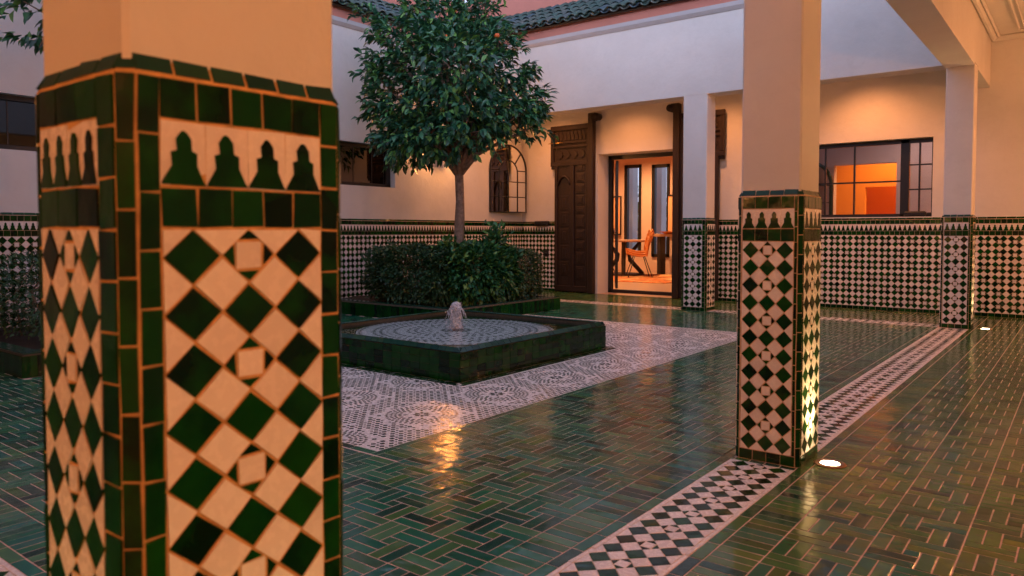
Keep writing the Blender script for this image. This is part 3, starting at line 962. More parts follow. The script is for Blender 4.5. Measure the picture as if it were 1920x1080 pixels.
# portico beams: far beam carries wall, cornice and tiled eave
pr = empty('roofed_facade', (-5, 9.8, 3), 0, 'white wall on the far beam with grey cornice, salmon band and green roof tiles', 'building front')
w = MB(); w.box(-3.6, 3.66 + .29, 0, .30, 0, 1.07); w.build('beam_wall', M['plaster'], pr)
# cornice profile swept along X
def cornice(parent, axis, a0, a1, pos, z, sgn):
    prof = [(0, 0), (.015, .0), (.05, .045), (.055, .10), (.0, .10)]
    m = MB(); n = len(prof)
    vs = []
    for a in (a0, a1):
        for d, h in prof:
            vs.append((a, pos + sgn * d, z + h) if axis == 'x' else (pos + sgn * d, a, z + h))
    m.add(vs, [(i, (i + 1) % n, n + (i + 1) % n, n + i) for i in range(n)] + [tuple(range(n)), tuple(range(n, 2 * n))])
    m.build('cornice', M['cream'], parent)
cornice(pr, 'x', -3.6, 3.95, 0, 1.07, -1)
w = MB(); w.box(-3.6, 3.95, .001, .30, 1.07, 1.40); w.build('salmon_band', M['pink'], pr)
def roof(parent, org, ux, n_, rows=4, run=.80, rise=.50, a0=0):
    """org: eave start (local), ux along the eave, n_ inward horizontal direction"""
    ux = Vector(ux); n_ = Vector(n_); up = (n_ * run + ZV * rise); L = up.length / rows; up.normalize(); nn = ux.cross(up)
    if nn.z < 0: nn = -nn
    def tile(conv, wd, ln):
        m = MB(); k = 7; vs = []
        for j, (s_, rad) in enumerate(((0, wd / 2), (ln, wd / 2 * .80))):
            for th in (0, .011):
                for i in range(k + 1):
                    a = math.pi * (i / k); r_ = rad - th
                    vs.append((-r_ * math.cos(a), s_, (1 if conv else -1) * r_ * math.sin(a) * .72 + (.0 if conv else .05)))
        K = k + 1; fs = []
        for i in range(k):
            fs.append((i, i + 1, 2 * K + i + 1, 2 * K + i)); fs.append((K + i + 1, K + i, 3 * K + i, 3 * K + i + 1))
            fs.append((i, K + i, K + i + 1, i + 1))
        fs += [(0, 2 * K, 3 * K, K), (k, K + k, 3 * K + k, 2 * K + k)]
        m.add(vs, fs, 0, True)
        return m
    cov = tile(True, .145, L * 1.18).mesh('roof_tile', [M['rooftile']]); pan = tile(False, .150, L * 1.18).mesh('pan_tile', [M['rooftile']])
    rest = MB(); cnt = [0]
    recs = []
    base = Matrix((ux, up, nn)).transposed().to_4x4()
    pitch = .165; n = int(a0 / pitch)
    for i in range(n):
        for j in range(rows):
            for (me, off, nm) in ((pan, 0, 'pan_tile'), (cov, pitch / 2, 'roof_tile')):
                mt = base.copy()
                mt.translation = Vector(org) + ux * (i * pitch + off + random.gauss(0, .003)) + up * (j * L + random.gauss(0, .006) - .05) + nn * (.012 * (rows - j) * 0 + (.035 if nm == 'roof_tile' else -.005) + random.gauss(0, .002))
                mt = mt @ Matrix.Rotation(random.gauss(0, .025), 4, 'Z') @ Matrix.Rotation(-.045, 4, 'X')
                wpos = parent.location + mt.translation
                recs.append((px_size(wpos, .14), me, nm, mt))
    recs.sort(key=lambda r_: -r_[0])
    for nm in ('roof_tile', 'pan_tile'):
        sub = [r_ for r_ in recs if r_[2] == nm]
        for k, (px, me, _, mt) in enumerate(sub):
            if k < 290 and px > 8: link(nm, me, parent, mt)
            else:
                rn = random.random() * .98 + .01
                rest.add([mt @ v.co for v in me.vertices], [tuple(p.vertices) for p in me.polygons], 0, True, rn)
    if rest.v: rest.build('roof_tile_field', M['rooftile'], parent, kind='stuff')
    # deck under the tiles
    d = MB(); a = Vector(org) - nn * .03; b_ = a + ux * (n * pitch); c = b_ + up * (L * rows); e = a + up * (L * rows)
    vs = [a, b_, c, e]; vs += [q - nn * .03 for q in vs]
    d.add(vs, [(0, 1, 2, 3), (7, 6, 5, 4), (0, 4, 5, 1), (1, 5, 6, 2), (2, 6, 7, 3), (3, 7, 4, 0)])
    d.build('roof_deck', M['darkwood'], parent)
roof(pr, (-3.7, -.10, 1.36), (1, 0, 0), (0, 1, 0), a0=7.6)
# rear raised salmon wall
rw = empty('upper_wall', (-5, 10.55, 3.4), 0, 'plain salmon wall rising behind the green tiled roof, thin dark rail on top', 'wall')
w = MB(); w.box(-4.5, 3.95, 0, .25, 1.0, 1.95); w.box(-4.6, -4.35, -14, 0, .62, 1.95); w.build('render', M['pink'], rw)
w = MB(); w.box(-4.4, 3.95, -.02, .02, 2.02, 2.05); 
for k in range(9): w.box(-4.3 + k, -4.27 + k, -.012, .012, 1.95, 2.02)
w.build('rail', M['black'], rw)
# left wall top: cornice, band, roof
lt = empty('courtyard_wall_roof', (XL, 6, 3), 0, 'cornice, salmon band and green tiled eave on top of the left wall', 'roof')
cornice(lt, 'y', -8.6, YB - 6 - 1.35, 0, 1.07, 1)
w = MB(); w.box(-.30, -.001, -8.6, 5.4, 1.07, 1.40); w.build('salmon_band', M['pink'], lt)
roof(lt, (.10, -8.4, 1.36), (0, 1, 0), (-1, 0, 0), a0=12.3)
# side beam along Y over the two pillars and wall above it
sb = empty('colonnade_beam', (-1.19, 5, 3), 0, 'white beam running over the middle and right pillars towards the camera', 'beam')
w = MB(); w.box(-.145, .145, -7.5, 4.79, -.035, 1.4); w.box(-.145, .145, 5.11, 6.44, -.035, 1.4)
w.box(-.145, .145, 4.79, 5.11, .0, 1.4)
w.build('beam', M['plaster'], sb)
nb_ = empty('gallery_beam', (-5, .66, 3), 0, 'white beam over the near gallery above the camera side of the courtyard', 'beam')
w = MB(); w.box(-3.6, 3.65, -.16, .16, -.035, 1.4); w.build('beam', M['plaster'], nb_)

# gallery ceilings, outer walls
cl = MB(); cl.box(-8.6, 2.2, 10.1, YB, 3.6, 3.7); cl.box(-1.045, 2.2, -2.6, 10.1, 3.6, 3.7); cl.box(-8.6, -1.335, -2.6, .5, 3.6, 3.7)
co = tag(cl.build('ceiling', M['plaster']), kind='structure')
def molding(x0, x1, y0, y1, z, w_, h, parent):
    m = MB()
    for q in ((x0, x1, y0, y0 + w_), (x0, x1, y1 - w_, y1), (x0, x0 + w_, y0 + w_, y1 - w_), (x1 - w_, x1, y0 + w_, y1 - w_)): m.box(*q, z - h, z - .001, h * .4)
    m.build('moulding', M['plaster'], parent)
for k, (o_, w_, h) in enumerate(((.0, .07, .06), (.07, .035, .035), (.30, .03, .025), (.36, .02, .018), (.62, .03, .025), (.85, .03, .025))):
    molding(-1.045 + o_, 2.2 - o_, -2.6 + o_, YB - o_, 3.6, w_, h, co)
for k, (o_, w_, h) in enumerate(((.0, .07, .06), (.07, .035, .035), (.30, .03, .025))):
    molding(-8.6 + o_, -1.335 - o_, 10.1 + o_, YB - o_, 3.6, w_, h, co)
ow = empty('gallery_outer_wall', (2.2, 4, 0), 0, 'white outer wall of the gallery beside the camera', 'wall')
w = MB(); w.box(0, .25, -6.6, YB - 4, 0, 3.7); w.build('plaster', M['plaster'], ow)
ew = empty('near_gallery_wall', (-3, -2.6, 0), 0, 'white wall closing the near gallery behind the camera', 'wall')
w = MB(); w.box(-5.6, 5.2, -.25, 0, 0, 3.7); w.build('plaster', M['plaster'], ew)

# ------------------------------------------------------------------ lamps
def spot(parent, loc, power, size, col=WARM, aim=(0, 0, -1), blend=.8, rad=.04):
    d = bpy.data.lights.new('spot', 'SPOT'); d.energy = power; d.spot_size = R(size); d.spot_blend = blend; d.color = col; d.shadow_soft_size = rad
    o = bpy.data.objects.new('bulb', d); COL.objects.link(o); o.location = loc
    o.rotation_euler = Vector(aim).to_track_quat('-Z', 'Y').to_euler(); o.parent = parent
    return o
def downlight(x, y, z, power, label, size=125, aim=(0, 0, -1)):
    t_ = empty('ceiling_downlight', (x, y, z), 0, label, 'ceiling light', 'recessed downlights in the gallery ceiling')
    m = MB(); m.lathe([(.042, -.004), (.055, -.008), (.060, -.001)], n=20); m.build('ring', M['plaster'], t_)
    m = MB(); m.lathe([(.0, -.003), (.041, -.003)], n=20); m.build('lens', M['ceil_lamp'], t_)
    spot(t_, (0, 0, -.02), power, size, aim=aim)
for x in (-7.7, -6.15, -4.6, -2.45):
    downlight(x, 10.68, 3.6, 46 if x > -3 else 36, {'-7.7': 'ceiling downlight above the left carved door leaf', '-6.15': 'ceiling downlight above the doorway', '-4.6': 'ceiling downlight above the right carved door leaf', '-2.45': 'ceiling downlight in front of the wide window'}[str(x)])
def sconce(x, y, z, nx, ny, power, label, col=WARM):
    t_ = empty('wall_sconce', (x, y, z), math.atan2(ny, nx), label, 'wall lamp', 'wall lamps of the side gallery')
    m = MB(); m.box(0, .02, -.05, .05, -.12, .12, .006); m.box(.02, .10, -.01, .01, -.02, .0); m.build('bracket', M['brass'], t_)
    m = MB(); m.lathe([(.035, -.09), (.05, -.06), (.055, 0), (.05, .06), (.035, .09)], (.12, 0, 0), 16); m.build('shade', M['ceil_lamp'], t_)
    d = bpy.data.lights.new('sconce_light', 'POINT'); d.energy = power; d.color = col; d.shadow_soft_size = .12
    o = bpy.data.objects.new('bulb', d); COL.objects.link(o); o.location = (.26, 0, 0); o.parent = t_
sconce(2.2, .9, 2.0, -1, 0, 20, 'brass wall lamp on the gallery outer wall nearest the camera')
sconce(2.2, 5.2, 2.0, -1, 0, 10, 'gallery wall lamp across from the middle pillar')
sconce(2.2, 9.4, 2.1, -1, 0, 40, 'gallery wall lamp near the back wall')
sconce(-.4, -2.6, 1.9, 0, 1, 12, 'near gallery wall lamp behind the camera', (1, .25, .035))
sconce(-3.3, -2.6, 1.9, 0, 1, 9, 'near gallery wall lamp farther left', (1, .25, .035))
def uplight(x, y, label, power, aim):
    t_ = empty('ground_uplight', (x, y, 0), 0, label, 'floor light', 'round lights sunk in the floor')
    m = MB(); m.lathe([(.073, .001), (.070, .006), (.046, .007), (.043, .003)], n=32); m.build('ring', M['ring'], t_)
    m = MB(); m.lathe([(.0, .004), (.043, .004)], n=24); m.build('lens', M['lamp'], t_)
    spot(t_, (0, 0, .03), power, 74, (1, .68, .28), aim, 1, .03)
uplight(-.945, 3.69, 'round floor light glowing at the foot of the middle pillar', 12, (-.15, 0, 1))
uplight(-.90, 9.93, 'distant round floor light beside the far right pillar', 10, (-.12, 0, 1))
uplight(-.935, .66, 'round floor light at the foot of the nearest pillar', 2.2, (-.12, 0, 1))
uplight(-1.2, .30, 'round floor light in front of the nearest pillar', 1.6, (0, .12, 1))
# lantern on the left wall
ln = empty('wall_lantern', (XL, 9.12, 2.5), 0, 'small orange wall lantern glowing through the leaves of the orange tree', 'lantern')
m = MB(); m.box(.02, .18, -.075, -.065, -.14, .12); m.box(.02, .18, .065, .075, -.14, .12); m.box(.17, .18, -.07, .07, -.14, -.12); m.box(.0, .19, -.08, .08, .12, .14); m.box(.0, .19, -.08, .08, -.16, -.14)
m.lathe([(.09, .14), (.03, .22), (.0, .24)], (.1, 0, 0), 8, smooth=False); m.build('cage', M['black'], ln)
m = MB(); m.lathe([(.0, -.10), (.05, -.08), (.06, 0), (.045, .08), (.0, .1)], (.1, 0, 0), 12); m.build('bulb', M['lantern'], ln)
d = bpy.data.lights.new('lantern_light', 'POINT'); d.energy = 10; d.color = (1, .38, .10); d.shadow_soft_size = .06
o = bpy.data.objects.new('glow', d); COL.objects.link(o); o.location = (.30, 0, 0); o.parent = ln

# arched mirror on the left wall
am = empty('arched_mirror', (XL + .066, 10.92, 1.47), R(-8), 'tall arched mirror with thin black glazing bars on the wall behind the tree', 'mirror')
HW, HS = .465, .77
def arch(hw, hs, x, n=18):
    return [(x, -hw, 0)] + [(x, -hw * math.cos(math.pi * k / n), hs + hw * math.sin(math.pi * k / n)) for k in range(n + 1)] + [(x, hw, 0)]
m = MB(); P = arch(HW, HS, .012); m.add(P, [tuple(range(len(P)))]); P2 = arch(HW, HS, .002); n = len(P)
m.add(P + P2, [(i, (i + 1) % n, n + (i + 1) % n, n + i) for i in range(n)]); m.build('mirror_glass', M['mirror'], am)
m = MB(); m.tube(arch(HW, HS, .018), .014, 6, closed=True); m.build('frame', M['black'], am)
m = MB(); m.tube(arch(.24, HS - .05, .018, 12), .009, 6)
for z in (.28, .56, HS): m.tube([(.02, -HW, z), (.02, -.24, z)], .009, 6); m.tube([(.02, .24, z), (.02, HW, z)], .009, 6)
for z in (.28, .56): m.tube([(.02, -.24, z), (.02, .24, z)], .009, 6)
for a in (45, 90, 135): m.tube([(.02, .24 * math.cos(R(a)), HS - .05 + .24 * math.sin(R(a))), (.02, HW * math.cos(R(a)), HS + HW * math.sin(R(a)))], .009, 6)
m.tube([(.02, 0, 0), (.02, 0, HS + .18)], .008, 6)
m.build('glazing_bar', M['black'], am)

# small fittings
jb_ = empty('junction_box', (-8.10, YB, 1.26), 0, 'small black box fixed on the tiled dado near the corner', 'box')
m = MB(); m.box(-.15, .15, -.09, -.018, -.045, .045, .01); m.build('case', M['black'], jb_)
m = MB(); m.tube([(-.12, -.092, 0), (.12, -.092, 0)], .008); m.build('switch_bar', M['black'], jb_)
jo = empty('wall_outlet', (-8.02, YB, .70), 0, 'small dark outlet set in the lozenge tiles beside the left carved leaf', 'outlet')
m = MB(); m.box(-.06, .06, -.035, -.022, -.06, .06, .004); m.build('plate', M['black'], jo)
m = MB(); m.lathe([(.0, 0), (.03, 0), (.032, .004)], n=16); q = m.build('socket', M['black'], jo); q.rotation_euler = (R(90), 0, 0); q.location = (0, -.036, 0)
wd = empty('storage_box', (-1.87, YB, 1.315), 0, 'low dark box lying on the right end of the window sill', 'box')
m = MB(); m.box(-.16, .12, .01, .09, 0, .07, .02); m.build('case', M['black'], wd)
m = MB(); m.box(.12, .19, .02, .08, 0, .05, .015); m.box(-.06, .05, .0, .012, .015, .055, .004); m.build('knob', M['black'], wd)

# ------------------------------------------------------------------ fountain
fo = empty('fountain', ((FX0 + FX1) / 2, (FY0 + FY1) / 2, 0), 0, 'low square fountain of dark green tiles with a mosaic bed and bubbling jet', 'fountain')
hx, hy = (FX1 - FX0) / 2, (FY1 - FY0) / 2
m = MB(); th = .008; rim = .06
zi = FZ - .03
for q in ((-hx + th, hx - th, -hy + th, -hy + rim), (-hx + th, hx - th, hy - rim, hy - th), (-hx + th, -hx + rim, -hy + rim, hy - rim), (hx - rim, hx - th, -hy + rim, hy - rim)): m.box(*q, 0, .214)
for q in ((-hx + .036, hx - .036, -hy + .036, -hy + rim), (-hx + .036, hx - .036, hy - rim, hy - .036), (-hx + .036, -hx + rim, -hy + rim, hy - rim), (hx - rim, hx - .036, -hy + rim, hy - rim)): m.box(*q, .214, FZ - .006)
m.box(-hx + rim, hx - rim, -hy + rim, hy - rim, 0, zi - .025)
m.build('basin', M['dark_grout'], fo)
T = Tiles(fo, 290, 9)
for (o_, u, n_, L_) in (((-hx, -hy + th, 0), (1, 0, 0), (0, -1, 0), 2 * hx), ((hx - th, -hy, 0), (0, 1, 0), (1, 0, 0), 2 * hy), ((hx, hy - th, 0), (-1, 0, 0), (0, 1, 0), 2 * hx), ((-hx + th, hy, 0), (0, -1, 0), (-1, 0, 0), 2 * hy)):
    fr_ = Frame(o_, u, ZV, n_)
    for k in range(4): row(T, 'side_tile', fr_, .004, L_ - .004, .027 + k * .0535, .0535, .10, M['green'], g=.0032)
    sl = Frame(fr_.o + ZV * .216, fr_.u, (ZV * .03 - fr_.n * .03).normalized(), (ZV * .03 + fr_.n * .03).normalized())
    row(T, 'rim_tile', sl, .01, L_ - .01, .023, .046, .075, M['teal'], h=.006, g=.0032)
    tp = Frame(fr_.o + ZV * (FZ - .008) - fr_.n * .058, fr_.u, fr_.n, ZV)
    row(T, 'rim_tile', tp, .07, L_ - .07, .015, .036, .11, M['teal'], h=.006, g=.0032)
T.flush()
m = MB(); n = 96
m.add([(0.9 * math.cos(2 * math.pi * k / n), 0.9 * math.sin(2 * math.pi * k / n), zi - .020) for k in range(n)], [tuple(range(n))])
dk = m.build('mosaic_disc', M['white'], fo)
m = MB(); m.box(-hx + rim, hx - rim, -hy + rim, hy - rim, zi - .0245, zi - .0235); m.build('basin_floor', M['green'], fo)
ch = MB(); rosette(0, 0, 1, zi - .0185, ch, lambda x, y: True, 0, circ=.89)
for i_ in range(len(ch.v)): pass
c2 = MB()
for r_ in [i * .062 for i in range(1, 15)]:
    i = round(r_ / .062)
    if i % 5 == 3: continue
    n = 16 * max(1, round(2 * math.pi * r_ / (.075 * 16)))
    for q in range(n):
        a = 2 * math.pi * (q + .5 * (i % 2)) / n
        er = Vector((math.cos(a), math.sin(a))); et = Vector((-er.y, er.x)); c = er * r_
        s1, s2 = (.025, .021) if i % 5 else (.016, .013)
        c2.add([(*(c - er * s1), zi - .0185), (*(c + et * s2), zi - .0185), (*(c + er * s1), zi - .0185), (*(c - et * s2), zi - .0185)], [(0, 1, 2, 3)], 0, False, random.random() * .9 + .05)
c2.build('mosaic_chips', M['green'], fo, kind='stuff')
# water with real ripples round the jet
m = MB(); NW = 90; vs = []; fs = []
for j in range(NW + 1):
    for i in range(NW + 1):
        x = -hx + rim + (2 * hx - 2 * rim) * i / NW; y = -hy + rim + (2 * hy - 2 * rim) * j / NW; r_ = math.hypot(x, y)
        vs.append((x, y, zi - .004 + .0010 * math.sin(r_ * 55 + 2 * math.sin(4 * math.atan2(y, x))) * math.exp(-r_ * 3.2) + .0004 * math.sin(x * 31 + y * 17) + .0004 * math.sin(x * 13 - y * 29)))
for j in range(NW):
    for i in range(NW): a = j * (NW + 1) + i; fs.append((a, a + 1, a + NW + 2, a + NW + 1))
m.add(vs, fs, 0, True); m.build('water', M['water'], fo)
m = MB(); m.lathe([(.03, -.02), (.028, .0), (.02, .012), (.012, .014)], (0, 0, zi), 16); m.build('nozzle', M['ring'], fo)
jm = MB(); random.seed(3)
jit = {}
prof = [(.066, -.012), (.060, .0), (.052, .02), (.050, .04), (.047, .06), (.051, .08), (.045, .10), (.040, .12), (.037, .14), (.044, .155), (.050, .17), (.052, .19), (.046, .21), (.034, .228), (.018, .238), (.0, .242)]
jm.lathe(prof, (0, 0, zi), 26, jit=lambda i, k: jit.setdefault((i, k), 1 + random.uniform(-.22, .22) + .16 * math.sin(k * .5 + i * .9) + .10 * math.sin(k * 1.1 - i * .6)))
for k in range(90):
    a = random.uniform(0, 6.3); rr = random.uniform(.030, .105); z = zi + random.uniform(.0, .25) * (1.25 - rr * 6); s_ = random.uniform(.003, .010)
    jm.lathe([(0, -s_), (s_ * .9, -s_ * .3), (s_, s_ * .3), (0, s_ * 1.6)], (rr * math.cos(a), rr * math.sin(a), z), 6)
for k in range(9):
    a = random.uniform(0, 6.3); L0 = random.uniform(.05, .10)
    jm.tube([(.03 * math.cos(a), .03 * math.sin(a), zi + .19), ((.03 + L0 * .5) * math.cos(a), (.03 + L0 * .5) * math.sin(a), zi + .20 - L0 * .1), ((.03 + L0) * math.cos(a), (.03 + L0) * math.sin(a), zi + .08)], [.010, .006, .003], 5)
jo_ = jm.build('water_jet', M['foam'], fo)
sd = jo_.modifiers.new('sub', 'SUBSURF'); sd.levels = 1; sd.render_levels = 1

# ------------------------------------------------------------------ planters
def planter(x0, x1, y0, y1, h, label):
    t_ = empty('planter', ((x0 + x1) / 2, (y0 + y1) / 2, 0), 0, label, 'planter', 'low green tiled planters at the foot of the wall')
    hx, hy = (x1 - x0) / 2, (y1 - y0) / 2; k = .14
    m = MB()
    for q in ((-hx + .02, hx - .008, -hy + .008, -hy + k), (-hx + .02, hx - .008, hy - k, hy - .008), (hx - k, hx - .008, -hy + k, hy - k)): m.box(*q, 0, h - .006)
    m.build('kerb', M['dark_grout'], t_)
    T = Tiles(t_, 290, 9)
    for (o_, u, n_, L_) in (((-hx + .02, -hy + .008, 0), (1, 0, 0), (0, -1, 0), 2 * hx - .02), ((hx - .008, -hy, 0), (0, 1, 0), (1, 0, 0), 2 * hy), ((hx, hy - .008, 0), (-1, 0, 0), (0, 1, 0), 2 * hx - .02)):
        fr_ = Frame(o_, u, ZV, n_)
        row(T, 'kerb_tile', fr_, 0, L_, h * .5 - .012, h - .024, .052, M['green'], g=.0035)
        tp = Frame(fr_.o + ZV * (h - .012), fr_.u, -fr_.n, ZV)
        row(T, 'kerb_tile', tp, .0 if n_[0] == 0 else .14, L_ - (0 if n_[0] == 0 else .14), .068, .132, .055, M['teal'], g=.0035, h=.010)
    T.flush()
    m = MB(); n = 16
    vs = []; fs = []
    for j in range(n + 1):
        for i in range(n + 1):
            vs.append((-hx + .02 + (2 * hx - k - .02) * i / n, -hy + k - .001 + (2 * hy - 2 * k + .002) * j / n, h - .05 + random.uniform(-.015, .015)))
    for j in range(n):
        for i in range(n): a = j * (n + 1) + i; fs.append((a, a + 1, a + n + 2, a + n + 1))
    m.add(vs, fs, 0, True); m.build('soil', M['soil'], t_)
planter(-8.58, -5.93, 6.5, 8.8, .19, 'green tiled planter kerb behind the fountain holding the hedge and orange tree')
planter(-8.58, -6.3, 2.15, 4.4, .19, 'green tiled planter kerb at the far left edge behind the nearest pillar')

# ------------------------------------------------------------------ plants
def leaf_mesh(L_, W_, fold=.25, curl=.15):
    v = [(0, 0, 0), (W_ * .5, L_ * .42, W_ * fold), (W_ * .32, L_ * .75, W_ * fold * .6 - L_ * curl * .5), (0, L_, -L_ * curl), (-W_ * .32, L_ * .75, W_ * fold * .6 - L_ * curl * .5), (-W_ * .5, L_ * .42, W_ * fold), (0, L_ * .45, 0), (0, L_ * .75, -L_ * curl * .45), (W_ * .22, L_ * .12, W_ * .1), (-W_ * .22, L_ * .12, W_ * .1)]
    f = [(0, 8, 1, 6), (0, 6, 5, 9), (6, 1, 2, 7), (6, 7, 4, 5), (7, 2, 3), (7, 3, 4)]
    return v, f
def leaf_mtx(p, out, droop=0.3, s=1.0):
    d = (out + Vector((random.gauss(0, .5), random.gauss(0, .5), random.gauss(0, .5) - droop)))
    d.normalize()
    n = Vector((random.gauss(0, .45), random.gauss(0, .45), 1)) + out * .5
    x = d.cross(n).normalized(); z = x.cross(d)
    m = Matrix((x, d, z)).transposed().to_4x4() @ Matrix.Scale(s, 4); m.translation = p
    return m
def foliage(parent, pts, lm, material, single=0, name='foliage'):
    """pts: (position, outward). The nearest to the eye become single leaves."""
    v0, f0 = lm
    recs = [(Vector(p), Vector(o)) for p, o in pts]
    base = parent.location
    if single:
        recs.sort(key=lambda r_: ((r_[0] + base) - cam.location).dot(FWD))
        b = MB(); b.add(v0, f0, 0, True); me = b.mesh('leaf', [material])
        for p, o in recs[:single]: link('leaf', me, parent, leaf_mtx(p, o, s=random.uniform(.75, 1.15)))
        recs = recs[single:]
    mb = MB()
    for p, o in recs:
        mt = leaf_mtx(p, o, s=random.uniform(.6, 1.15))
        mb.add([mt @ Vector(q) for q in v0], f0, 0, True, random.random() * .98 + .01)
    return mb.build(name, material, parent, kind='stuff')

def orange_tree(x, y, fork, blobs, label, nl, single, trunk_r=.066, base=.12, fruits=(), seed=1):
    random.seed(seed)
    t_ = empty('orange_tree', (x, y, 0), 0, label, 'tree')
    m = MB()
    P = []; Rr = []
    for k in range(9):
        z = base + (fork - base) * k / 8
        P.append((.007 * math.sin(k * 1.3), .007 * math.cos(k * 1.1), z)); Rr.append(trunk_r * (1.18 - .3 * k / 8) * (1 + random.uniform(-.07, .07)))
    m.tube(P, Rr, 12); m.build('trunk', M['bark'], t_)
    lb = MB()
    top = Vector(P[-1])
    for (bx, by, bz, br) in blobs:
        c = Vector((bx, by, bz)); mid = top.lerp(c, .45) + Vector((random.gauss(0, .05), random.gauss(0, .05), .05))
        lb.tube([top + Vector((0, 0, -.12)), top.lerp(mid, .5) + Vector((0, 0, .03)), mid, c], [.045, .036, .026, .010], 7)
        for q in range(5):
            d_ = Vector((random.gauss(0, 1), random.gauss(0, 1), random.gauss(.2, 1))).normalized() * br * .8
            s0 = mid.lerp(c, random.random()); lb.tube([s0, s0 + d_ * .5 + Vector((0, 0, .03)), s0 + d_], [.012, .008, .004], 5)
    lb.build('limb', M['bark'], t_)
    pts = []
    tot = sum(b_[3] ** 2 for b_ in blobs)
    for (bx, by, bz, br) in blobs:
        n = int(nl * br ** 2 / tot); c = Vector((bx, by, bz))
        # sprigs of five to eight leaves on the shell of each lobe
        k = 0
        while k < n:
            d_ = Vector((random.gauss(0, 1), random.gauss(0, 1), random.gauss(0, 1))).normalized()
            rr = br * (random.uniform(.62, 1.06) if random.random() < .8 else random.uniform(.2, .7)); p = c + Vector((d_.x * rr, d_.y * rr, d_.z * rr * .9))
            out = (p - Vector((0, 0, bz * .5 + 1.5))).normalized() * .6 + d_ * .5
            for q in range(random.randint(4, 8)):
                pts.append((p + out.normalized() * (q * .022) + Vector((random.gauss(0, .018), random.gauss(0, .018), random.gauss(0, .018))), out)); k += 1
    foliage(t_, pts, leaf_mesh(.130, .060), M['leaf'], single)
    for (fx, fy, fz) in fruits:
        f = MB(); f.lathe([(0, -.034), (.024, -.026), (.036, 0), (.026, .024), (0, .032)], (0, 0, 0), 12); q = f.build('orange', M['orange'], t_); q.location = (fx, fy, fz)
    return t_

def to_world(x, y, dep):
    return cam.location + FWD * dep + RGT * ((x - CX) / FPX * dep) + UPV * ((PPY - y) / FPX * dep)
TX, TY = -6.98, 7.83
tree0 = Vector((TX, TY, 0))
bl = []
for (sx, sy, dd, rp) in ((850, 150, 10.4, 110), (772, 98, 10.2, 62), (745, 185, 10.3, 68), (775, 255, 10.1, 70), (820, 55, 10.5, 75), (895, 72, 10.6, 64), (935, 142, 10.3, 68), (955, 205, 10.2, 60), (880, 225, 9.9, 78), (835, 230, 10.8, 75), (855, 130, 9.7, 85), (860, 20, 10.5, 60), (985, 225, 10.4, 32), (985, 190, 10.3, 34), (740, 265, 10.0, 38), (700, 150, 10.3, 28), (840, 140, 11.1, 90), (715, 60, 10.2, 34), (910, 10, 10.5, 30), (785, 20, 10.4, 30), (940, 85, 10.4, 40), (800, 268, 10.1, 42), (755, 278, 10.2, 38), (845, 258, 10.2, 40), (900, 250, 10.2, 38), (730, 225, 10.3, 42), (720, 110, 10.3, 40), (700, 200, 10.2, 26), (985, 215, 10.2, 34), (684, 38, 10.2, 22), (1010, 190, 10.3, 24), (1012, 240, 10.3, 24), (722, 262, 10.2, 26), (985, 150, 10.3, 26), (690, 128, 10.3, 20)):
    p = to_world(850 + (sx - 850) * .94, sy - 4, dd) - tree0
    bl.append((p.x, p.y, p.z, rp / FPX * dd * .95))
fr_ = []
for (sx, sy, dd) in ((932, 67, 9.55), (836, 69, 9.85)):
    p = to_world(sx, sy, dd) - tree0; fr_.append((p.x, p.y, p.z))
orange_tree(TX, TY, 2.0, bl, 'round crowned orange tree with dark leaves rising from the hedge behind the fountain', 12000, 290, fruits=fr_, seed=5)
b2 = []
T2 = Vector((-7.4, 3.1, 0))
for (dx, dy, z, r_) in ((0, 0, 3.5, .62), (.25, .2, 3.9, .5), (-.3, .1, 3.9, .5), (.1, -.3, 3.1, .45), (.3, .1, 3.2, .45)): b2.append((dx, dy, z, r_))
p = to_world(80, 70, 7.3) - T2
b2.append((p.x, p.y, p.z, .10))
orange_tree(T2.x, T2.y, 2.2, b2, 'second orange tree almost hidden by the nearest pillar, few leaves showing at its left edge', 1500, 120, seed=9)

def hedge(name, x0, x1, y0, y1, z0, z1, label, n, material, lsz, seed, cat='hedge', bumps=.05, extra=()):
    random.seed(seed)
    cx_, cy_ = (x0 + x1) / 2, (y0 + y1) / 2
    t_ = empty(name, (cx_, cy_, 0), 0, label, cat)
    hx, hy, hz = (x1 - x0) / 2, (y1 - y0) / 2, (z1 - z0) / 2
    m = MB()
    for k in range(14):
        a = (random.uniform(-hx * .7, hx * .7), random.uniform(-hy * .7, hy * .7), z0 - .05)
        m.tube([a, (a[0] + random.gauss(0, .05), a[1] + random.gauss(0, .05), z0 + hz), (a[0] + random.gauss(0, .1), a[1] + random.gauss(0, .1), z1 - .1)], [.012, .009, .005], 5)
    m.build('stem', M['bark'], t_)
    pts = []
    for k in range(n):
        d_ = Vector((random.gauss(0, 1), random.gauss(0, 1), random.gauss(0, 1))).normalized()
        mxn = max(abs(d_.x), abs(d_.y), abs(d_.z)); sq = d_ / mxn
        q = d_.lerp(sq, .62)
        w_ = 1 + bumps * (math.sin(q.x * 9 + seed) + math.sin(q.y * 11 + q.z * 7)) + random.gauss(0, .02)
        dep = 1 - abs(random.gauss(0, .10))
        pts.append((Vector((q.x * hx * w_ * dep, q.y * hy * w_ * dep, z0 + hz + q.z * hz * w_ * dep)), d_ + Vector((0, 0, .35))))
    for (ex, ey, ez, er, en) in extra:
        for k in range(en):
            d_ = Vector((random.gauss(0, 1), random.gauss(0, 1), random.gauss(0, 1.3))); pts.append((Vector((ex - cx_, ey - cy_, ez)) + d_ * er * .5, d_.normalized() + Vector((0, 0, .8))))
    foliage(t_, pts, leaf_mesh(*lsz), material)
    return t_
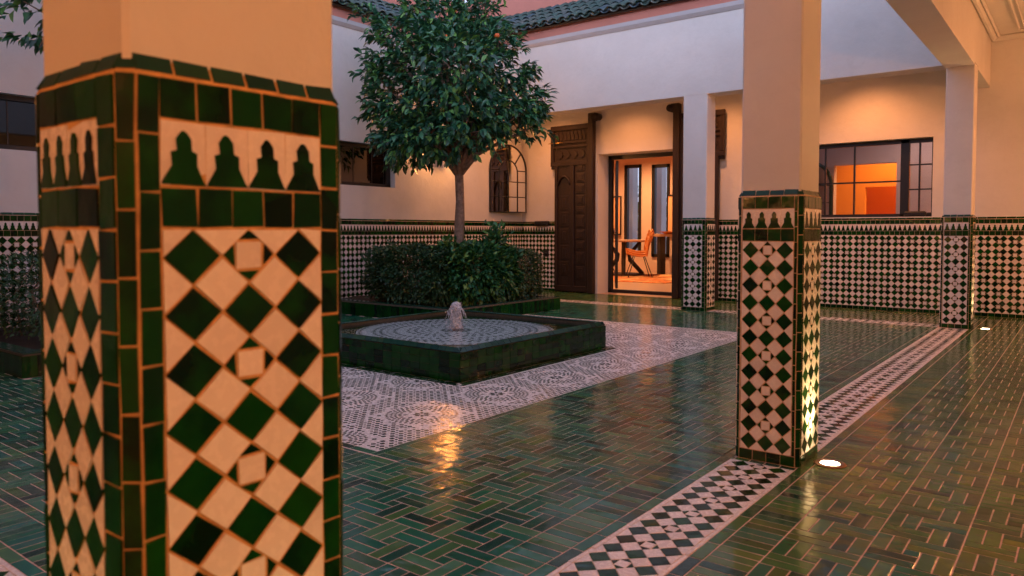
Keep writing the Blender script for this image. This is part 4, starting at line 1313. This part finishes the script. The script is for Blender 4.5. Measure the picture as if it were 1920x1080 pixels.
hedge('box_hedge', -7.82, -6.30, 6.70, 7.55, .17, .90, 'dark clipped box hedge left of the tree trunk in the planter', 20000, M['hedgeleaf'], (.048, .028), 2, extra=[(-7.35, 6.9, .90, .06, 60)])
hedge('leafy_shrub', -6.92, -6.08, 6.95, 8.20, .17, .90, 'brighter green leafy shrub right of the tree trunk behind the fountain jet', 8500, M['shrubleaf'], (.090, .044), 4, 'shrub', .07, extra=[(-6.35, 7.85, .96, .16, 300), (-6.6, 7.2, .88, .10, 100)])
hedge('round_shrub', -6.78, -6.08, 8.05, 8.68, .17, .84, 'small rounded dark shrub at the right end of the planter', 7000, M['hedgeleaf'], (.046, .026), 6, 'shrub')
hedge('box_hedge', -8.35, -6.5, 2.35, 4.1, .17, .92, 'dark hedge at the far left edge of the picture beside the nearest pillar', 9000, M['hedgeleaf'], (.042, .022), 8)
hedge('shady_bush', -7.9, -7.3, 7.85, 8.5, .17, .80, 'shadowed bush standing behind the tree trunk against the tiled wall', 2500, M['hedgeleaf'], (.045, .022), 12, 'bush')

# ------------------------------------------------------------------ room behind the door
RX0, RX1, RY0, RY1, RZ = -12.6, -4.8, YB + .45, 18.2, 3.45
rm = empty('lounge_room', ((RX0 + RX1) / 2, (RY0 + RY1) / 2, 0), 0, 'orange lit room seen through the doorway, with two tall narrow windows', 'room')
cx_, cy_ = (RX0 + RX1) / 2, (RY0 + RY1) / 2
RW = [(-10.13, -9.62, .50, 2.93), (-9.30, -8.79, .43, 2.90)]
w = MB(); wall_with_holes(w, 'y', RY1 - cy_, RY1 - cy_ + .25, RX0 - cx_, RX1 - cx_, 0, RZ, [(a - cx_, b_ - cx_, c, d_) for a, b_, c, d_ in RW])
w.box(RX0 - cx_ - .2, RX0 - cx_, RY0 - cy_, RY1 - cy_ + .25, 0, RZ); w.box(RX1 - cx_, RX1 - cx_ + .2, RY0 - cy_, RY1 - cy_ + .25, 0, RZ)
w.box(RX0 - cx_ - .2, RX1 - cx_ + .2, RY0 - cy_, RY1 - cy_ + .25, RZ, RZ + .15)
w.box(RX0 - cx_ - .2, -8.6 - cx_, RY0 - cy_ - .2, RY0 - cy_ - .001, 0, RZ)
w.build('wall', M['roompink'], rm)
m = MB(); m.box(RX0 - cx_, RX1 - cx_, RY0 - cy_ - .45, RY1 - cy_, -.1, .0); m.build('floor', M['roomfloor'], rm)
m = MB(); m.box(RX0 - cx_, RX1 - cx_, RY1 - cy_ - .02, RY1 - cy_ - .001, 0, .10); m.build('skirting', M['roompink'], rm)
for a, b_, c, d_ in RW:
    m = MB(); yy = RY1 - cy_ - .04; f_ = .085
    for q in ((a, b_, c, c + f_), (a, b_, d_ - f_, d_), (a, a + f_ * 1.1, c, d_), (b_ - f_ * .8, b_, c, d_)): m.box(q[0] - cx_, q[1] - cx_, yy, yy + .12, q[2], q[3], .004)
    wo = m.build('window', M['black'], rm)
    m = MB(); m.box(a - cx_ + .05, b_ - cx_ - .05, yy + .05, yy + .056, c + .05, d_ - .05); m.build('pane', M['glass'], wo)
def room_light(x, y, z, p, label, col=(1, .50, .20)):
    t_ = empty('ceiling_downlight', (x, y, z), 0, label, 'ceiling light', 'recessed downlights indoors')
    m = MB(); m.lathe([(.05, -.004), (.062, -.01), (.066, -.001)], n=18); m.build('ring', M['plaster'], t_)
    m = MB(); m.lathe([(.0, -.003), (.049, -.003)], n=18); m.build('lens', M['ceil_lamp'], t_)
    spot(t_, (0, 0, -.03), p, 150, col, rad=.08)
room_light(-9.3, 16.8, RZ, 170, 'indoor ceiling light over the lounge table near the tall windows')
room_light(-7.6, 13.6, RZ, 110, 'indoor ceiling light just inside the doorway')
room_light(-10.8, 14.5, RZ, 90, 'indoor ceiling light at the left of the lounge')
def framed(x, y, z0, w_, h, label, fig, lean=.0):
    t_ = empty('framed_picture', (x, y, z0), 0, label, 'picture'); t_.rotation_euler = (-lean, 0, 0)
    m = MB()
    for q in ((-w_ / 2, w_ / 2, 0, .035), (-w_ / 2, w_ / 2, h - .035, h), (-w_ / 2, -w_ / 2 + .035, 0, h), (w_ / 2 - .035, w_ / 2, 0, h)): m.box(q[0], q[1], -.02, .015, q[2], q[3], .003)
    m.build('frame', M['black'], t_)
    m = MB(); m.box(-w_ / 2 + .03, w_ / 2 - .03, 0, .01, .03, h - .03); m.build('print', M['paper'], t_)
    if fig:
        m = MB(); P = [(-.12, .25), (.02, .22), (.08, .4), (.03, .62), (.07, .72), (0, .80), (-.07, .70), (-.05, .58), (-.12, .42)]
        n = len(P); m.add([(a * w_ * 1.2, -.003, b_ * h) for a, b_ in P], [tuple(range(n))]); m.build('drawn_figure', M['figure'], t_)
framed(-10.50, 18.12, 1.02, .62, 1.07, 'large framed print standing left of the tall windows', True)
framed(-8.52, 18.12, 1.05, .62, 1.03, 'framed orange print on the console right of the tall windows', False)
rg = MB(); rg.box(-1.9, 1.9, -1.5, 1.5, 0, .012, .004)
ro = rg.build('patterned_rug', M['rug']); ro.location = (-9.0, 16.0, .001); tag(ro, 'orange patterned rug on the lounge floor under table and chair', 'rug')
# table
tb = empty('dining_table', (-9.35, 16.75, .013), 0, 'round table with dark crossed pedestal legs beside the rattan chair', 'table')
tb.scale = (1.15, 1.15, 1.2)
m = MB(); m.lathe([(0, .70), (.60, .70), (.62, .715), (.61, .74), (0, .742)], n=36, smooth=False); m.build('tabletop', M['topwood'], tb)
for k in range(4):
    a = math.pi / 2 * k + .5; m = MB()
    m.tube([(.42 * math.cos(a), .42 * math.sin(a), .02), (.14 * math.cos(a), .14 * math.sin(a), .32), (.12 * math.cos(a), .12 * math.sin(a), .42), (.36 * math.cos(a), .36 * math.sin(a), .70)], [.045, .05, .05, .04], 4)
    m.build('leg', M['darkwood'], tb)
m = MB(); m.lathe([(0, 0), (.46, 0), (.46, .03), (0, .03)], n=24, smooth=False); m.build('base', M['darkwood'], tb)
def chair(x, y, rz, label):
    t_ = empty('rattan_chair', (x, y, .013), rz, label, 'chair', 'rattan chairs round the dining table'); t_.scale = (1.2, 1.2, 1.2)
    def sec(t, w):                       # shell curve: front edge of seat, dip, up the back
        if t < .5: q = t / .5; return Vector((w * (.20 + .03 * q), -.24 + .40 * q, .47 - .06 * math.sin(q * 2.2)))
        q = (t - .5) / .5; return Vector((w * (.23 - .02 * q), .16 + .13 * q - .03 * math.sin(q * 3.14), .42 + .44 * q ** 1.15))
    m = MB(); nu, nv = 12, 16; vs = []; fs = []
    for j in range(nv + 1):
        for i in range(nu + 1):
            u = -1 + 2 * i / nu; p = sec(j / nv, u); p.z += .10 * abs(u) ** 2.5; p.y -= .05 * abs(u) ** 2 * (j / nv)
            vs.append(p)
    for k in range(0, nu, 1):
        for j in range(nv):
            a = j * (nu + 1) + k
            if k % 2 == 0: fs.append((a, a + 1, a + nu + 2, a + nu + 1))
    m.add(vs, fs, 0, True); o = m.build('woven_shell', M['rattan'], t_); s_ = o.modifiers.new('thick', 'SOLIDIFY'); s_.thickness = .012
    m = MB()
    for k in range(0, nu + 1, 2): m.tube([vs[j * (nu + 1) + k] for j in range(nv + 1)], .008, 5)
    m.build('rib', M['rattan'], t_)
    m = MB(); rimp = [vs[i] for i in range(nu + 1)] + [vs[j * (nu + 1) + nu] for j in range(1, nv + 1)] + [vs[nv * (nu + 1) + i] for i in range(nu - 1, -1, -1)] + [vs[j * (nu + 1)] for j in range(nv - 1, 0, -1)]
    m.tube(rimp, .013, 6, closed=True)
    for j in (4, 8, 11, 14): m.tube([vs[j * (nu + 1) + i] for i in range(nu + 1)], .007, 5)
    m.build('rim', M['rattan'], t_)
    for sx in (-1, 1):
        for sy in (-1, 1):
            m = MB(); m.tube([(sx * .12, sy * .10, .42), (sx * .25, sy * .24, 0)], [.011, .009], 6); m.build('leg', M['black'], t_)
chair(-8.62, 16.2, R(-55), 'orange rattan chair with thin black legs standing right of the round table')
chair(-10.15, 16.9, R(70), 'orange rattan chair half hidden behind the left end of the table')
# console
cs = empty('console_table', (-8.45, 17.72, 0), 0, 'tall dark console table against the right side of the tall windows', 'table')
m = MB(); m.box(-.45, .9, -.2, .2, .98, 1.05, .006); m.build('top', M['topwood'], cs)
for a in (-.38, .05, .8):
    m = MB(); m.box(a, a + .10, -.15, .15, 0, .98, .006); m.build('leg', M['darkwood'], cs)
bo = empty('wooden_bowl', (-8.55, 17.6, 1.051), 0, 'shallow orange wooden bowl on the console table', 'bowl')
m = MB(); m.lathe([(0, 0), (.08, .0), (.2, .06), (.21, .065), (.07, .015), (0, .012)], n=20); m.build('shell', M['rattan'], bo)
m = MB(); m.lathe([(.0, -.001), (.07, -.001), (.07, .004)], n=16); m.build('foot', M['darkwood'], bo)

# ------------------------------------------------------------------ room behind the wide window
r2 = empty('side_room', (-2.3, 13.5, 0), 0, 'room behind the wide window with mauve wall opening on an orange lit room', 'room')
w = MB()
HY0 = 13.5 - 13.5
wall_with_holes(w, 'y', 0, .18, -2.29, 2.9, 0, 3.3, [(-1.17, -.20, 0.0, 2.24), (.34, 1.4, 0, 2.24)])
w.box(-2.29, -2.12, -1.6, 3.6, 0, 3.3); w.box(2.9, 3.1, -1.6, 3.6, 0, 3.3); w.box(-2.29, 3.1, -1.6, 3.6, 3.3, 3.4)
w.build('partition', M['mauve'], r2)
w = MB(); wall_with_holes(w, 'y', 1.5, 1.62, -2.11, 2.89, 0, 3.29, [(-1.0, -.42, 0, 1.93)]); w.build('inner_wall', M['room2'], r2)
w = MB(); w.box(-2.11, 2.89, 3.2, 3.35, 0, 3.29); w.build('far_wall', M['room2b'], r2)
m = MB(); m.box(-2.29, 3.1, -1.6, 3.6, -.1, 0); m.build('floor', M['roomfloor'], r2)
# arched casement inside
m = MB(); A = [(-1.485, q[1] * 1.0 + 0, q[2]) for q in arch(.5, .75, 0)]
room_light(-2.6, 14.3, 3.28, 75, 'indoor ceiling light in the orange room behind the window', (1, .45, .12))
room_light(-1.2, 14.3, 3.28, 75, 'indoor ceiling light in the orange room farther right', (1, .45, .12))
room_light(-2.6, 16.2, 3.28, 60, 'indoor ceiling light in the deepest orange room', (1, .36, .07))
room_light(-1.9, 12.6, 3.28, 30, 'indoor ceiling light behind the wide window', (1, .66, .5))
ac = empty('arched_casement', (-3.90, 13.40, 1.0), 0, 'blue green arched window frame seen through the left end of the wide window', 'window')
m = MB(); m.tube([(q[1], 0, q[2]) for q in arch(.42, .9, 0)], .035, 4); m.build('frame', M['teal'], ac)
m = MB(); m.tube([(-.42, 0, .9), (.42, 0, .9)], .018, 4)
for z in (.3, .6): m.tube([(-.42, 0, z), (.42, 0, z)], .01, 4)
m.tube([(0, 0, 0), (0, 0, 1.3)], .012, 4); m.build('glazing_bar', M['black'], ac)
P = [(q[1], .01, q[2]) for q in arch(.42, .9, 0)]; m = MB(); m.add(P, [tuple(range(len(P)))]); m.build('pane', M['glass'], ac)

# ------------------------------------------------------------------ garden beyond
for x in (-10.72, -9.80):
    t_ = empty('garden_column', (x - .0, 19.6, 0), 0, 'white garden column outside the %s tall window' % ('left' if x < -10.5 else 'right'), 'column', 'garden columns outside the tall windows')
    m = MB(); m.box(-.16, .16, -.16, .16, 0, 3.6, .01); m.build('shaft', M['plaster'], t_)
    m = MB(); m.box(-.19, .19, -.19, .19, 0, .12, .01); m.build('base', M['plaster'], t_)
for (x, y, s_, lab) in ((-13.6, 25, 1.7, 'garden tree seen through the left tall window'), (-11.9, 24.6, 1.4, 'garden tree seen through the right tall window'), (-15.5, 28, 1.8, 'garden tree farther left beyond the house')):
    random.seed(int(-x * 10))
    t_ = empty('garden_tree', (x, y, 0), 0, lab, 'tree')
    m = MB(); m.tube([(0, 0, 0), (.05, 0, 1), (0, .05, 2)], [.1, .08, .05], 8); m.build('trunk', M['bark'], t_)
    pts = []
    for k in range(1500):
        d_ = Vector((random.gauss(0, 1), random.gauss(0, 1), random.gauss(0, 1))).normalized(); rr = s_ * random.uniform(.4, 1)
        pts.append((Vector((d_.x * rr, d_.y * rr, 1.3 + d_.z * rr * .85)), d_))
    foliage(t_, pts, leaf_mesh(.22, .12), M['farleaf'], name='crown')
